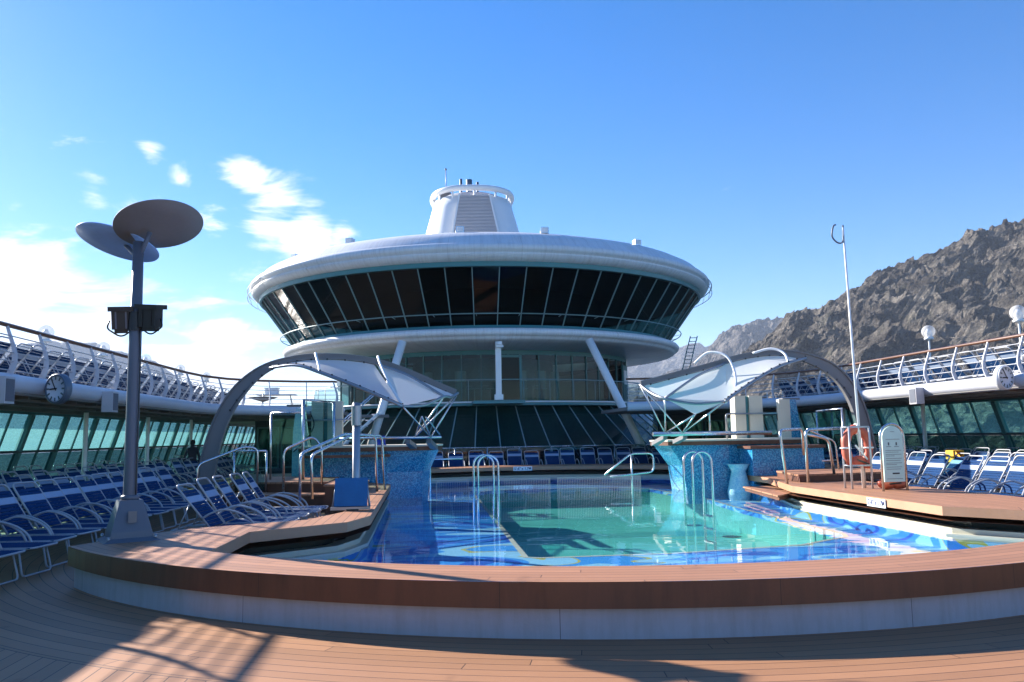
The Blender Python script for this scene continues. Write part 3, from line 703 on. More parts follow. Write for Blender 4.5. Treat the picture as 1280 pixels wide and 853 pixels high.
# ------------------------------------------------------------------ promenade (upper) decks
def side_path(sg, x0, x1, x2):
    """inner edge: straight along the pool then turning inboard; returns list from near to far"""
    return [(sg * x0, -8), (sg * x0, 27.2), (sg * (x0 - .12), 28.8), (sg * (x0 - .55), 30.2), (sg * (x0 - 1.4), 31.3), (sg * (x0 - 2.6), 31.9), (sg * (x0 - 4.0), 32.2), (sg * x2, 32.5)]
for sg, sd in ((-1, 'left'), (1, 'right')):
    dk = thing('promenade_deck', f'raised white promenade deck with shade-toned white fascia along the {sd} side of the pool', 'deck gallery')
    ip = side_path(sg, 10.7, 0, 4.6 if sg > 0 else 6.6); sh = 'port' if sg < 0 else 'starboard'
    poly = ip + [(sg * (4.6 if sg > 0 else 6.6), 37.2), (sg * 5.2, 38.1), (sg * 8, 39.6), (sg * 9.5, 42), (sg * 9.5, 60), (sg * 14.9, 60), (sg * 14.9, -8)]
    if sg < 0: poly = poly[::-1]
    q = offset(poly, -.08)
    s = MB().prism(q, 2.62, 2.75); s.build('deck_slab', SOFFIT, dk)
    # rounded fascia
    prof = [(-.05, 2.60), (.06, 2.62), (.14, 2.70), (.17, 2.80), (.13, 2.90), (.03, 2.96), (-.12, 2.96), (-.12, 2.75)]
    s = MB(); P = [Vector((x, y, 0)) for x, y in ip]; o = 0
    for i, p in enumerate(P):
        t = (P[min(i + 1, len(P) - 1)] - P[max(i - 1, 0)]).normalized(); nn = Vector((t.y * -1, t.x, 0)) * (sg) 
        for a, z in prof: s.v.append((p.x + nn.x * a, p.y + nn.y * a, z))
    k = len(prof)
    for i in range(len(P) - 1):
        for j in range(k - 1): s.face((i * k + j, i * k + k + j, i * k + k + j + 1, i * k + j + 1), True)
    s.build('fascia', SHADEW, dk)
    s = MB()
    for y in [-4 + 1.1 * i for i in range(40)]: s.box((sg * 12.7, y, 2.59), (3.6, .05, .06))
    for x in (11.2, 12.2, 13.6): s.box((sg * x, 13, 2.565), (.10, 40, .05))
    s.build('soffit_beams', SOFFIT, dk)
    # outboard bulwark of the upper deck
    s = MB().tube([(sg * 14.75, -8, 3.85), (sg * 14.75, 45, 3.85)], .035, 6)
    for y in [-7 + 2 * i for i in range(26)]: s.tube([(sg * 14.75, y, 2.75), (sg * 14.75, y, 3.85)], .03, 5)
    for z in (3.1, 3.35, 3.6): s.tube([(sg * 14.75, -8, z), (sg * 14.75, 45, z)], .014, 4)
    s.build('outboard_rail', WHITE, dk)
    # inboard railing
    rl = thing('deck_railing', f'curved white deck railing with dark hand rail on the {sd} promenade edge', 'railing')
    # resample path at 1.1 m
    dens = []; 
    for a, b in zip(P, P[1:]):
        n = max(1, int((b - a).length / .25))
        for i in range(n): dens.append(a + (b - a) * i / n)
    dens.append(P[-1]); cum = 0; posts = []; last = -1e9
    for a, b in zip(dens, dens[1:]):
        if cum - last >= 1.1: posts.append((a, (b - a).normalized())); last = cum
        cum += (b - a).length
    ZT = 3.88
    def sect(nn_off):
        out = []
        for i, p in enumerate(dens):
            t = (dens[min(i + 1, len(dens) - 1)] - dens[max(i - 1, 0)]).normalized(); nn = Vector((-t.y, t.x, 0)) * sg
            out.append(p + nn * nn_off)
        return out
    # horizontal offset of the curved profile at height z
    def off(z):
        t = (z - 2.9) / (ZT - 2.9); return -.12 + .16 * math.sin(min(1, max(0, t * 1.45)) * math.pi * .5 * 1.2) - .30 * max(0, t - .25) ** 1.2
    MB().tube([p + Vector((0, 0, ZT)) for p in sect(off(ZT) - .02)], .042, 8).build('hand_rail', RAILW, rl)
    s = MB()
    for z in (3.04, 3.20, 3.36, 3.52, 3.68): s.tube([p + Vector((0, 0, z)) for p in sect(off(z) - .02)], .012, 5)
    s.build('guard_rails', WFR, rl)
    for p, t in posts:
        if p.y < 8: continue
        nn = Vector((-t.y, t.x, 0)) * sg
        pts = [p + nn * off(z) + Vector((0, 0, z)) for z in (2.93, 3.05, 3.18, 3.3, 3.45, 3.65, 3.85)]
        MB().ribbon(pts, .035, [.11, .10, .095, .085, .07, .055, .045], t).build('stanchion', SHADEW, rl)
    # support posts
    for y in ((19.7, 25.0, 30.3, 35.6, 14.4) if sg < 0 else (15.6, 20.8, 26.1, 31.4, 36.2)):
        pp = thing('support_post', f'white round post under the {sh} promenade deck', 'post', (sg * 13, y, 0), 0, f'posts under the {sd} promenade deck')
        MB().rev([(.065, 0), (.065, 2.62)], (0, 0, 0), 12).build('shaft', WHITE, pp)
        MB().rev([(.12, 0), (.12, .03), (.066, .05)], (0, 0, 0), 12).build('foot', WHITE, pp)
    # slanted side windows
    ww = thing('window_wall', f'slanted teal glazed wall along the {sd} side of the deck', 'window wall')
    xb, zb, xt, zt = 14.85, 0.0, 14.0, 2.62
    xo = lambda z: xb + (xt - xb) * z / zt
    s = MB(); v = [(sg * xo(1.47), -8, 1.47), (sg * xo(1.47), 60, 1.47), (sg * xt, 60, zt), (sg * xt, -8, zt)]; s.v += v; s.face((0, 1, 2, 3)); s.build('glazing', G_SIDE, ww)
    s = MB(); v = [(sg * xb, -8, 0), (sg * xb, 60, 0), (sg * xo(1.45), 60, 1.45), (sg * xo(1.45), -8, 1.45)]; s.v += v; s.face((0, 1, 2, 3)); s.build('lower_glazing', G_LOW, ww)
    s = MB(); s.bar((sg * xo(1.5), -8, 1.5), (sg * xo(1.5), 60, 1.5), .14, .07); s.build('window_sill', DARKB, ww)
    s = MB(); s.bar((sg * xo(.06), -8, .06), (sg * xo(.06), 60, .06), .14, .12); s.bar((sg * (xt + .02), -8, 2.56), (sg * (xt + .02), 60, 2.56), .12, .12)
    s.bar((sg * xo(.9), -8, .9), (sg * xo(.9), 60, .9), .05, .05); s.build('window_rails', TEALD, ww)
    for i in range(46):
        y = 5 + i * 1.12
        m_ = MB().bar((sg * xo(0.1), y, .1), (sg * xo(2.5), y, 2.5), .13 if i % 2 else .05, .18 if i % 2 else .06, (0, 1, 0))
        m_.build('mullion', TEALD, ww)

# bulkhead behind the cross decks
for sg, x0 in ((-1, 6), (1, 4)):
    bh = thing('deckhouse_bulkhead', f'dark bulkhead with tall windows under the {"left" if sg < 0 else "right"} cross deck behind the pool bars', 'bulkhead', (0, 0, 0))
    MB().box((sg * 9.6, 40.0, 1.3), (3.4, .2, 2.6)).build('bulkhead_wall', DARKB, bh)
    for x in (8.5, 9.6, 10.7):
        f = frame_mb(1.0, 1.9, .07, .08).build('window_frame', TEALD, bh, (sg * x, 39.85, 1.35)); MB().box((0, 0, 0), (.86, .02, 1.76)).build('pane', G_SIDE, f)

# globe lamps outboard
gl = thing('globe_lamp', 'white globe lamp on a short post above the left outboard rail', 'lamp', (-14.6, 25.9, 2.75), 0, 'globe lamps on the left outboard rail')
MB().rev([(.03, 0), (.03, 2.0)], (0, 0, 0), 8).build('post', WHITE, gl)
MB().rev([(.0, 1.95), (.16, 1.97), (.16, 2.03), (.05, 2.08)], (0, 0, 0), 16).build('collar', WHITE, gl)
mm_, nt = newmat('globe acrylic'); out = N(nt, 'ShaderNodeOutputMaterial'); t_ = N(nt, 'ShaderNodeBsdfTransparent'); d_ = N(nt, 'ShaderNodeBsdfDiffuse'); x_ = N(nt, 'ShaderNodeMixShader'); x_.inputs[0].default_value = .35
d_.inputs[0].default_value = (.85, .85, .85, 1); L(nt, t_.outputs[0], x_.inputs[1]); L(nt, d_.outputs[0], x_.inputs[2]); L(nt, x_.outputs[0], out.inputs[0]); GLOBE = mm_
MB().rev([(.23 * math.cos(t), 2.25 + .23 * math.sin(t)) for t in [(-math.pi / 2 + math.pi * i / 14) for i in range(15)]], (0, 0, 0), 20).build('globe', GLOBE, gl)
MB().rev([(.1, 2.0), (.13, 2.2), (.05, 2.35), (0, 2.36)], (0, 0, 0), 12).build('bulb_holder', WHITE, gl)
for y in (21.5, 30.3, 34.7, 39.4, 43.9): dup(gl, (-14.6, y, 2.75))
dup(gl, (14.6, 23.4, 2.9), 0, 'right hand globe lamp standing above the orange sunlit hand rail', 'globe lamps on the right outboard rail')
dup(gl, (14.6, 28.0, 2.9), 0, 'globe lamp before the shaded gully of the rocky hill', 'globe lamps on the right outboard rail')

# clocks
for sg, y, z in ((-1, 16.6, 2.74), (1, 18.3, 2.86)):
    ck = thing('deck_clock', 'round clock showing five to nine on the left fascia' if sg < 0 else 'round clock showing five to nine on the right fascia', 'clock', (sg * 10.28, y, z), R(-28 if sg < 0 else 20) * 1)
    MB().rev([(.0, 0), (.27, 0), (.29, .015), (.29, .12), (.27, .14), (0, .14)], (0, 0, 0), 32).build('case', FACED if sg < 0 else WHITE, ck).rotation_euler = (R(-90) * 1, 0, 0)
    fo = MB().rev([(0, 0), (.25, 0), (.25, .004)], (0, 0, 0), 32).build('face', FACE, ck); fo.rotation_euler = (R(90), 0, 0); fo.location = (0, -.004, 0)
    rim = MB().tube([(.265 * math.cos(2 * math.pi * i / 32), -.005, .265 * math.sin(2 * math.pi * i / 32)) for i in range(32)], .018, 6, True).build('bezel', FACED if sg < 0 else WHITE, ck)
    s = MB()
    for hh in range(12):
        a = R(30 * hh); s.bar((.17 * math.sin(a), -.012, .17 * math.cos(a)), (.235 * math.sin(a), -.012, .235 * math.cos(a)), .006, .028)
    s.tube([(.238 * math.cos(2 * math.pi * i / 32), -.0105, .238 * math.sin(2 * math.pi * i / 32)) for i in range(32)], .003, 4, True)
    s.build('hour_marks', INK, ck)
    for nm, an, ln, wd in (('hour_hand', 267, .15, .028), ('minute_hand', 330, .21, .02)):
        a = R(an); MB().bar((-.04 * math.sin(a), -.018, -.04 * math.cos(a)), (ln * math.sin(a), -.018, ln * math.cos(a)), .006, wd).build(nm, BLACK, ck)
    s = MB().box((sg * .42, .1, 0), (.30, .06, .06)); s.box((sg * .55, .1, 0), (.06, .12, .26)); s.build('bracket', GREYP if sg < 0 else WHITE, ck)
# fascia boxes
for sg, y in ((-1, 19.7), (1, 22.2), (-1, 14.9)):
    sp_ = thing('deck_speaker', {(-1, 19.7): 'slim white speaker box on the left fascia right of the clock', (1, 22.2): 'slim white speaker box on the right fascia above the round topped sign', (-1, 14.9): 'grey speaker box on the left fascia at the photo edge'}[(sg, y)], 'speaker', (sg * 10.42, y, 2.62))
    MB().box((0, 0, 0), (.24, .34, .46)).build('cabinet', SOFFL, sp_); MB().box((-sg * .125, 0, 0), (.012, .28, .38)).build('grille', GREYP, sp_)

# ------------------------------------------------------------------ lamp post on the coping
lp = thing('lamp_post', 'tall grey lamp post with two round reflector discs on the coping corner', 'lamp post', (-7.0, 11.15, .48))
def frust(s, w0, w1, z0, z1):
    o = len(s.v)
    for w_, z in ((w0, z0), (w1, z1)):
        for a, b in ((-1, -1), (1, -1), (1, 1), (-1, 1)): s.v.append((a * w_ / 2, b * w_ / 2, z))
    for j in range(4): s.face((o + j, o + (j + 1) % 4, o + 4 + (j + 1) % 4, o + 4 + j))
    s.face((o, o + 3, o + 2, o + 1)); s.face((o + 4, o + 5, o + 6, o + 7))
s = MB(); frust(s, .66, .50, 0, .045); frust(s, .49, .47, .045, .12); frust(s, .468, .27, .12, .50); bs = s.build('base_box', GREYP, lp); bs.rotation_euler = (0, 0, R(28))
MB().rev([(.083, .48), (.078, 2.4), (.066, 3.84), (0, 3.84)], (0, 0, 0), 20).build('pole', GREYP, lp)
vd = (Vector((-6.7, 11.1, 4.4)) - CAM).normalized()
rt = vd.cross(Vector((0, 0, 1))).normalized(); up = rt.cross(vd)
def disc(name, c, rad, nrm, mats, parent):
    zx = Vector(nrm).normalized(); o = MB().rev([(0, .0), (rad * .5, .0), (rad, .015), (rad + .004, .026), (rad, .036), (0, .045)], (0, 0, 0), 56).build(name, mats, parent)
    o.rotation_euler = zx.to_track_quat('Z', 'Y').to_euler(); o.location = c; return o
m8 = (up * math.cos(R(8)) - rt * math.sin(R(8)))
disc('reflector_disc', (.27, -.05, 4.04), .55, vd * .55 + m8 * .83, LENS, lp)
m17 = (up * math.cos(R(-17)) - rt * math.sin(R(-17)))
disc('rear_reflector_disc', (-.42, .42, 3.90), .54, vd * .36 + m17 * .93, BLUEW, lp)
s = MB().tube([(0, 0, 3.6), (.16, -.05, 3.96)], .03, 6); s.tube([(0, .02, 3.62), (-.3, .4, 3.88)], .03, 6); s.build('disc_arms', GREYP, lp)
for k, (dx, dy, rz) in enumerate(((-.19, .0, 20), (.20, -.05, -12))):
    hd = MB().box((0, 0, 0), (.22, .2, .24)); hd.box((0, 0, .145), (.30, .27, .06)); hd.box((0, 0, -.14), (.16, .14, .06))
    h = hd.build('floodlight_head', BLACK, lp, (dx, dy, 2.80 + .02 * k)); h.rotation_euler = (R(8), R(4 if k else -4), R(rz))
    for q in (-.06, .06): MB().box((q, -.103, 0), (.02, .012, .22)).build('cooling_fin', GREYP if k == 0 else BLACK, h)
    MB().tube(fillet([(.13, 0, .0), (.17, 0, -.1), (.0, 0, -.23), (-.17, 0, -.1), (-.13, 0, 0)], .08), .011, 5).build('yoke', BLACK, h)
MB().rev([(.10, 2.66), (.10, 2.90)], (0, 0, 0), 16).build('clamp', BLACK, lp)
MB().rev([(.083, .49), (.11, .50), (.11, .545), (.083, .56)], (0, 0, 0), 20).build('collar', GREYP, lp)
for k in range(4):
    a = R(28 + 45 + 90 * k); MB().rev([(.022, .04), (.022, .075), (0, .08)], (.38 * math.cos(a), .38 * math.sin(a), 0), 6).build('bolt', ALUD, lp)
MB().tube(catmull([(.07, -.06, 2.66), (.088, -.05, 2.2), (.086, -.05, 1.2), (.088, -.05, .56)], 5), .009, 5).build('cable', BLACK, lp)
MB().box((-.002, -.243, .30), (.10, .012, .14)).build('access_plate', GREYD, bs)

# ------------------------------------------------------------------ loungers
def make_lounger(name, label, group, back=56, band=True):
    t = thing(name, label, 'sun lounger', (0, 0, 0), 0, group)
    H = .37; W = .31; px_ = -1.12; Lb = .86; ca, sa = math.cos(R(back)), math.sin(R(back))
    def bp(d, y, n=0): return (px_ - ca * d + sa * n * -1 * -1 * 0 - n * -sa * 0 - 0, y, H + sa * d + ca * n)
    fr = fillet([(px_, -W, H), (-.03, -W, H), (-.03, W, H), (px_, W, H)], .10)
    s = MB().tube(fr, .0155, 6); s.tube([(px_, -W, H), (-1.72, -W, H - .02)], .0145, 6); s.tube([(px_, W, H), (-1.72, W, H - .02)], .0145, 6); s.tube([(-1.72, -W, H - .02), (-1.72, W, H - .02)], .0145, 6)
    s.build('frame', WFR, t)
    bk = fillet([bp(0, -W), bp(Lb, -W), bp(Lb, W), bp(0, W)], .12)
    s = MB().tube(bk, .0165, 6); s.tube([bp(.5, -W), (-1.62, -W, H)], .011, 5); s.tube([bp(.5, W), (-1.62, W, H)], .011, 5); s.build('backrest_frame', WFR, t)
    s = MB(); x = -.09
    while x > px_ + .02: s.box((x, 0, H + .004), (.049, 2 * W + .02, .012)); x -= .062
    s.build('seat', STRAP, t)
    rot = Matrix.Rotation(R(back), 3, 'Y'); s = MB(); d = .05
    while d < Lb - .1:
        if not (.50 < d < .62): s.box(bp(d, 0, .004), (.051, 2 * W + .02, .012), rot)
        d += .060
    s.build('backrest', STRAP, t)
    s = MB(); s.box(bp(.562, 0, .004), (.115, 2 * W + .024, .015), rot); s.build('headrest_band', STRAPL, t)
    for y in (-W - .02, W + .02):
        MB().tube(catmull([bp(.20, y), (-1.12, y, .60), (-.92, y, .655), (-.68, y, .60), (-.50, y, .49), (-.42, y, H - .01)], 4), .017, 6).build('armrest', WFR, t)
    for x, sp_ in ((-.22, .08), (-1.45, -.06)):
        MB().tube(fillet([(x, -W + .01, H), (x + sp_, -W - .02, .016), (x + sp_, W + .02, .016), (x, W - .01, H)], .07), .0145, 6).build('leg', WFR, t)
    return t
lounger = make_lounger('sun_lounger', 'x', 'x')
protos = [lounger, make_lounger('sun_lounger', 'x', 'x', 50), make_lounger('sun_lounger', 'x', 'x', 61)]
for q_ in protos: KIDS[q_.name] = list(q_.children)
used = []; NL = [0]
def put(x, y, z, rz, label, group):
    x += random.uniform(-.06, .06); rz += R(random.uniform(-3.2, 3.2)); NL[0] += 1
    k_ = random.choices((0, 1, 2), (6, 2, 2))[0]; pr_ = protos[k_]
    if k_ not in used:
        used.append(k_); pr_.location = (x, y, z); pr_.rotation_euler = (0, 0, rz); pr_['label'] = label; pr_['group'] = group; return
    dup(pr_, (x, y, z), rz, label, group)
for i in range(5):
    put(-5.38 + .05 * i, 13.55 + .83 * i, 0, R(-3 + i), f'{ORD[i]} lounger from the lamp post in the short row against the left coping', 'loungers beside the lamp post')
n = 0
for i in range(14):
    y = 10.95 + .80 * i
    put(-8.22, y, 0, R(-6), f'{ORD[i]} lounger from the near end of the blue row behind the lamp post', 'loungers in the row behind the lamp post')
for i in range(30):
    y = 14.6 + .80 * i
    if abs(y - 23) < .3: continue
    put(-10.5, y, 0, R(-4), 'blue strapped lounger in the middle row between pool and teal windows on the left', 'loungers in the middle left row')
for i in range(28):
    y = 16.8 + .80 * i
    if min(abs(y - p) for p in (14.4, 19.7, 25, 30.3, 35.6)) < .42: continue
    put(-12.42, y, 0, R(-2), 'dark shaded lounger in the row against the left teal windows', 'loungers against the left windows')
ys = [15.0, 15.75, 16.55, 17.4, 18.6, 19.6, 20.5, 21.3]
for i, y in enumerate(ys):
    put(7.15 + (.0 if i < 5 else .1), y, 0, R(180 + 3), f'{ORD[i]} lounger from the right photo edge in the row against the right coping' if i != 4 else 'sunlit blue lounger nearest the round topped sign', 'loungers against the right coping')
for i in range(24):
    y = 17.0 + .80 * i
    put(9.25, y, 0, R(182), 'blue strapped lounger in the second row on the right of the pool', 'loungers in the second right row')
for i in range(23):
    y = 18.6 + .80 * i
    put(11.0, y, 0, R(180), 'dark shaded lounger in the third row on the right of the pool', 'loungers in the third right row')
for i in range(20):
    y = 20.2 + .80 * i
    if min(abs(y - p) for p in (15.6, 20.8, 26.1, 31.4, 36.2)) < .42: continue
    put(12.5, y, 0, R(178), 'dark shaded lounger in the row against the right teal windows', 'loungers against the right windows')
for i in range(14):
    x = -3.75 + .83 * i
    put(x, 35.35, 0, R(-90), f'{ORD[i]} lounger from the left in the row beyond the far end of the pool', 'loungers beyond the far pool end')
for i in range(31):
    put(-13.3, 13.6 + .78 * i, 2.75, R(180), 'lounger seen from behind through the left promenade railing', 'loungers on the left promenade deck')
for i in range(24):
    put(13.4, 16.4 + .8 * i, 2.75, R(0), 'lounger seen from behind through the right promenade railing', 'loungers on the right promenade deck')

# towel on a lounger
s = MB(); s.box((0, 0, 0), (.30, .34, .03)); s.box((-.14, 0, -.15), (.03, .34, .30)); s.box((.14, 0, -.12), (.03, .34, .24))
tag(s.build('towel', YEL, None, (10.9, 21.4, 1.09)), 'yellow towel folded over the top of a lounger back right of the sign', 'towel')

# ------------------------------------------------------------------ pool bars with mosaic
def bar_block(sg):
    sd = 'left' if sg < 0 else 'right'
    b = thing('mosaic_bar', f'blue mosaic poolside bar with pale counter under the {sd} canopy', 'bar counter')
    if sg < 0:
        bot = [(-6.75, 23.9), (-4.4, 23.7), (-3.45, 23.9), (-3.3, 24.6), (-3.6, 25.8), (-6.75, 26.2)]
        top = [(-6.75, 23.9), (-4.4, 23.65), (-3.25, 23.75), (-2.95, 24.6), (-3.4, 25.9), (-6.75, 26.2)]
    else:
        bot = [(4.25, 23.9), (5.4, 23.6), (7.6, 23.7), (7.6, 26.2), (4.5, 25.9), (4.05, 24.7)]
        top = [(3.72, 23.75), (5.4, 23.55), (7.6, 23.7), (7.6, 26.2), (4.2, 25.9), (3.5, 24.7)]
    s = MB(); n = len(bot)
    for (x, y) in bot: s.v.append((x, y, -.35))
    mid = [(a[0] * .75 + c[0] * .25, a[1] * .75 + c[1] * .25) for a, c in zip(bot, top)]
    for (x, y) in mid: s.v.append((x, y, .75))
    for (x, y) in top: s.v.append((x, y, 1.34))
    for lv in (0, 1):
        for i in range(n): j = (i + 1) % n; s.face((lv * n + i, lv * n + j, lv * n + n + j, lv * n + n + i))
    s.build('mosaic_wall', MOSB, b)
    MB().prism(offset(top, .10), 1.34, 1.45).build('counter_edge', WOODV, b)
    MB().prism(offset(top, .12), 1.452, 1.50).build('counter_top', CREAM, b)
    return b
bl = bar_block(-1); br = bar_block(1)
s = MB().box((-5.5, 23.45, 1.22), (2.4, .35, .07)); s.build('under_shelf', WOODV, bl)
# right: lower box with lit end and a vase like niche
s = MB(); s.prism([(5.72, 22.6), (7.8, 22.6), (7.8, 24.2), (5.72, 24.2)], -.35, 1.22); s.build('side_block', MOSB, br)
MB().prism([(5.66, 22.56), (7.85, 22.56), (7.85, 24.2), (5.66, 24.2)], 1.222, 1.30).build('block_cap', WOODV, br)
s = MB().rev([(.30, -.3), (.34, 0), (.26, .35), (.20, .6), (.30, .78), (.34, .80), (0, .8)], (5.45, 23.0, 0), 20); s.build('mosaic_fin', MOSL, br)

# raised side platforms with steps
for sg in (-1, 1):
    pf = thing('raised_platform', f'brown stepped timber platform leading to the {"left" if sg < 0 else "right"} pool bar', 'platform')
    if sg < 0:
        MB().prism([(-8.2, 22.0), (-5.75, 21.2), (-5.75, 23.6), (-6.8, 27), (-8.9, 27)], 0.004, .60).build('top_step', WOODV, pf)
        MB().prism([(-8.25, 21.95), (-5.7, 21.15), (-5.7, 23.6), (-6.8, 27), (-8.95, 27)], .603, .65).build('decking', COPE, pf)
        MB().prism([(-8.5, 21.0), (-5.6, 20.3), (-5.6, 21.14), (-8.2, 21.94)], 0.004, .36).build('lower_step', WOODV, pf)
        MB().prism([(-8.55, 20.95), (-5.55, 20.25), (-5.55, 21.13), (-8.22, 21.93)], .363, .40).build('step_tread', COPE, pf)
        MB().prism([(-5.6, 19.6), (-4.74, 19.4), (-4.74, 21.4), (-5.6, 21.6)], 0.004, .62).build('step_box', WOODV, pf)
        MB().prism([(-5.63, 19.57), (-4.72, 19.36), (-4.72, 21.43), (-5.63, 21.63)], .623, .66).build('step_box_tread', COPE, pf)
    else:
        MB().prism([(5.55, 19.3), (8.2, 19.8), (9.4, 27), (7.85, 27), (7.86, 22.3), (5.9, 21.4)], .484, .62).build('top_step', WOODV, pf)
        MB().prism([(5.52, 19.27), (8.22, 19.77), (9.4, 27), (7.86, 27), (7.87, 22.3), (5.88, 21.4)], .622, .665).build('decking', COPE, pf)
        MB().prism([(4.55, 18.2), (5.5, 19.25), (5.86, 21.4), (5.0, 21.4)], .16, .24).build('lower_step', WOODV, pf)
        MB().prism([(4.5, 18.15), (5.48, 19.2), (5.84, 21.4), (4.95, 21.4)], .243, .275).build('step_tread', COPE, pf)

# ------------------------------------------------------------------ arch canopies
def canopy(sg):
    sd = 'left' if sg < 0 else 'right'; Y = 22.3
    c = thing('arched_canopy', f'grey steel arch carrying a white tensioned canopy on the {sd} of the pool', 'canopy')
    if sg < 0: A = [(-8.95, Y, 0), (-8.9, Y, 1.03), (-8.62, Y, 2.13), (-8.1, Y, 3.05), (-7.3, Y, 3.66), (-6.1, Y, 3.88), (-4.42, Y, 3.68), (-2.5, Y, 2.88)]
    else: A = [(9.0, Y, 0), (8.93, Y, 1.2), (8.65, Y, 2.52), (8.0, Y, 3.4), (6.85, Y, 3.84), (5.7, Y, 3.83), (4.3, Y, 3.49), (2.55, Y, 3.06)]
    P = catmull(A, 7); n = len(P)
    def hh(t): return .42 - .10 * t / .42 if t < .42 else (.32 - .21 * min(1, (t - .42) / .2))
    H = [hh(i / n) for i in range(n)]
    s = MB().ribbon(P, [.05] * n, H, (0, 1, 0))
    for e in (-1, 1):
        Q = []
        for i, p in enumerate(P):
            t = (P[min(i + 1, n - 1)] - P[max(i - 1, 0)]).normalized(); nn = Vector((0, 1, 0)).cross(t).normalized(); Q.append(p + nn * (e * H[i] / 2))
        s.ribbon(Q, [.17 - .07 * i / n for i in range(n)], [.035] * n, (0, 1, 0))
    s.build('arch_beam', GREYD, c)
    s = MB().box((A[0][0], Y, .03), (.75, .5, .06)); s.build('base_plate', GREYD, c)
    if sg < 0: B = [(-7.30, 21.9, 3.55), (-6.53, 21.2, 3.55), (-5.89, 20.8, 3.33), (-4.89, 20.5, 2.92), (-3.86, 20.4, 2.46)]; C2 = (-2.84, 21.2, 2.72); RT = (-4.61, 22.2, 3.66); TP = (-2.45, 22.3, 2.86)
    else: B = [(7.1, 21.9, 3.68), (5.96, 21.0, 3.39), (5.17, 20.7, 3.02), (4.54, 20.5, 2.67), (4.22, 20.4, 2.47)]; C2 = (2.89, 21.2, 2.60); RT = (4.95, 22.2, 3.60); TP = (2.52, 22.3, 3.03)
    Bp = catmull(B, 6); MB().tube(Bp, .038, 7).build('edge_tube', ALUD, c)
    MB().tube(catmull([RT, tuple((Vector(RT) + Vector(C2)) / 2 + Vector((0, -.05, .10))), C2], 6), .034, 6).build('rib_tube', ALUD, c)
    MB().tube(catmull([TP, tuple((Vector(TP) + Vector(C2)) / 2 + Vector((0, 0, -.06))), C2, tuple((Vector(C2) + Vector(B[-1])) / 2 + Vector((0, 0, -.10))), B[-1]], 5), .036, 6).build('end_tube', ALUD, c)
    # membrane: lofted between curves, with sag
    def resample(pts, n):
        P_ = [Vector(p) for p in pts]; ls = [0]
        for a, b_ in zip(P_, P_[1:]): ls.append(ls[-1] + (b_ - a).length)
        out = []
        for i in range(n + 1):
            t = ls[-1] * i / n; k = 0
            while k < len(ls) - 2 and ls[k + 1] < t: k += 1
            out.append(P_[k].lerp(P_[k + 1], (t - ls[k]) / max(1e-6, ls[k + 1] - ls[k])))
        return out
    def loft(s, U_, V_, m, sag):
        o = len(s.v); k = len(U_)
        for a, b_ in zip(U_, V_):
            for j in range(m + 1):
                t = j / m; q = a.lerp(b_, t); q.z -= sag * 4 * t * (1 - t); s.v.append(tuple(q))
        for i in range(k - 1):
            for j in range(m): q = o + i * (m + 1) + j; s.face((q, q + m + 1, q + m + 2, q + 1), True)
    top = [p - Vector((0, .03, .09)) for p in P if p.z > 2.5]
    ki = min(range(len(top)), key=lambda i: (top[i] - Vector(RT)).length)
    xi = B[0][0]
    st = min(range(len(top)), key=lambda i: abs(top[i].x - xi) + abs(top[i].z - B[0][2]) * .2)
    s = MB(); n_ = 22
    upper = resample(top[st:ki + 1], n_)
    lower = resample([tuple(b_ + Vector((0, 0, .0))) for b_ in Bp], n_)
    upper2 = upper
    loft(s, upper, lower, 8, .0)
    # centre piece between rib and the lower corner
    rib = resample([RT, C2], 12); bl_ = resample([Vector(B[-1]), Vector(B[-1]).lerp(Vector(C2), .5) + Vector((0, 0, -.05)), C2], 12)
    loft(s, resample([Vector(RT), C2], 12), resample([Vector(B[-1]), C2], 12), 8, .0)
    loft(s, resample(top[ki:], 12), resample([Vector(RT), C2], 12), 6, .0)
    me = s.build('membrane', MEMB, c)
    bm_ = bmesh.new(); bm_.from_mesh(me.data); bmesh.ops.remove_doubles(bm_, verts=bm_.verts, dist=.03)
    for _k in range(6): bmesh.ops.smooth_vert(bm_, verts=[v for v in bm_.verts if not v.is_boundary], factor=.5, use_axis_x=True, use_axis_y=True, use_axis_z=True)
    bmesh.ops.recalc_face_normals(bm_, faces=bm_.faces); bm_.to_mesh(me.data); bm_.free()
    low = Vector(B[-1]).lerp(Vector(C2), .45) + Vector((0, .25, -.36))
    s = MB(); s.v += [B[-1], C2, tuple(low)]; s.face((0, 1, 2))
    if sg > 0: s.build('lower_membrane', MEMB, c)
    # lacing lugs
    s = MB()
    for i in range(2, len(P), 2):
        if P[i].z > 2.6: s.box(P[i] - Vector((0, .06, H[i] / 2 + .035)), (.04, .03, .05))
    for p in Bp[::2]: s.box(p + Vector((0, .02, .05)), (.035, .03, .05))
    s.tube([P[i] - Vector((0, .06, H[i] / 2 + .035)) for i in range(2, len(P), 2) if P[i].z > 2.6], .006, 4); s.tube([p + Vector((0, .02, .05)) for p in Bp[::2]], .006, 4)
    s.build('lacing', BLACK, c)
    # white hoops from arch to edge tube
    mirror = -1 if sg < 0 else 1
    hoops = ([[(-6.16, 22.1, 3.92), (-6.12, 21.7, 3.88), (-6.0, 21.3, 3.60), (-5.89, 20.8, 3.33)], [(-4.56, 22.1, 3.84), (-4.46, 21.6, 3.58), (-4.2, 21.0, 3.05), (-3.86, 20.4, 2.46)]] if sg < 0 else
             [[(4.05, 22.2, 3.60), (4.35, 21.9, 3.86), (4.70, 21.5, 3.72), (4.80, 21.2, 3.25), (4.62, 20.8, 2.75), (4.22, 20.4, 2.44)], [(5.72, 22.2, 3.86), (6.1, 21.9, 3.95), (6.35, 21.6, 3.80), (6.35, 21.3, 3.45)]])
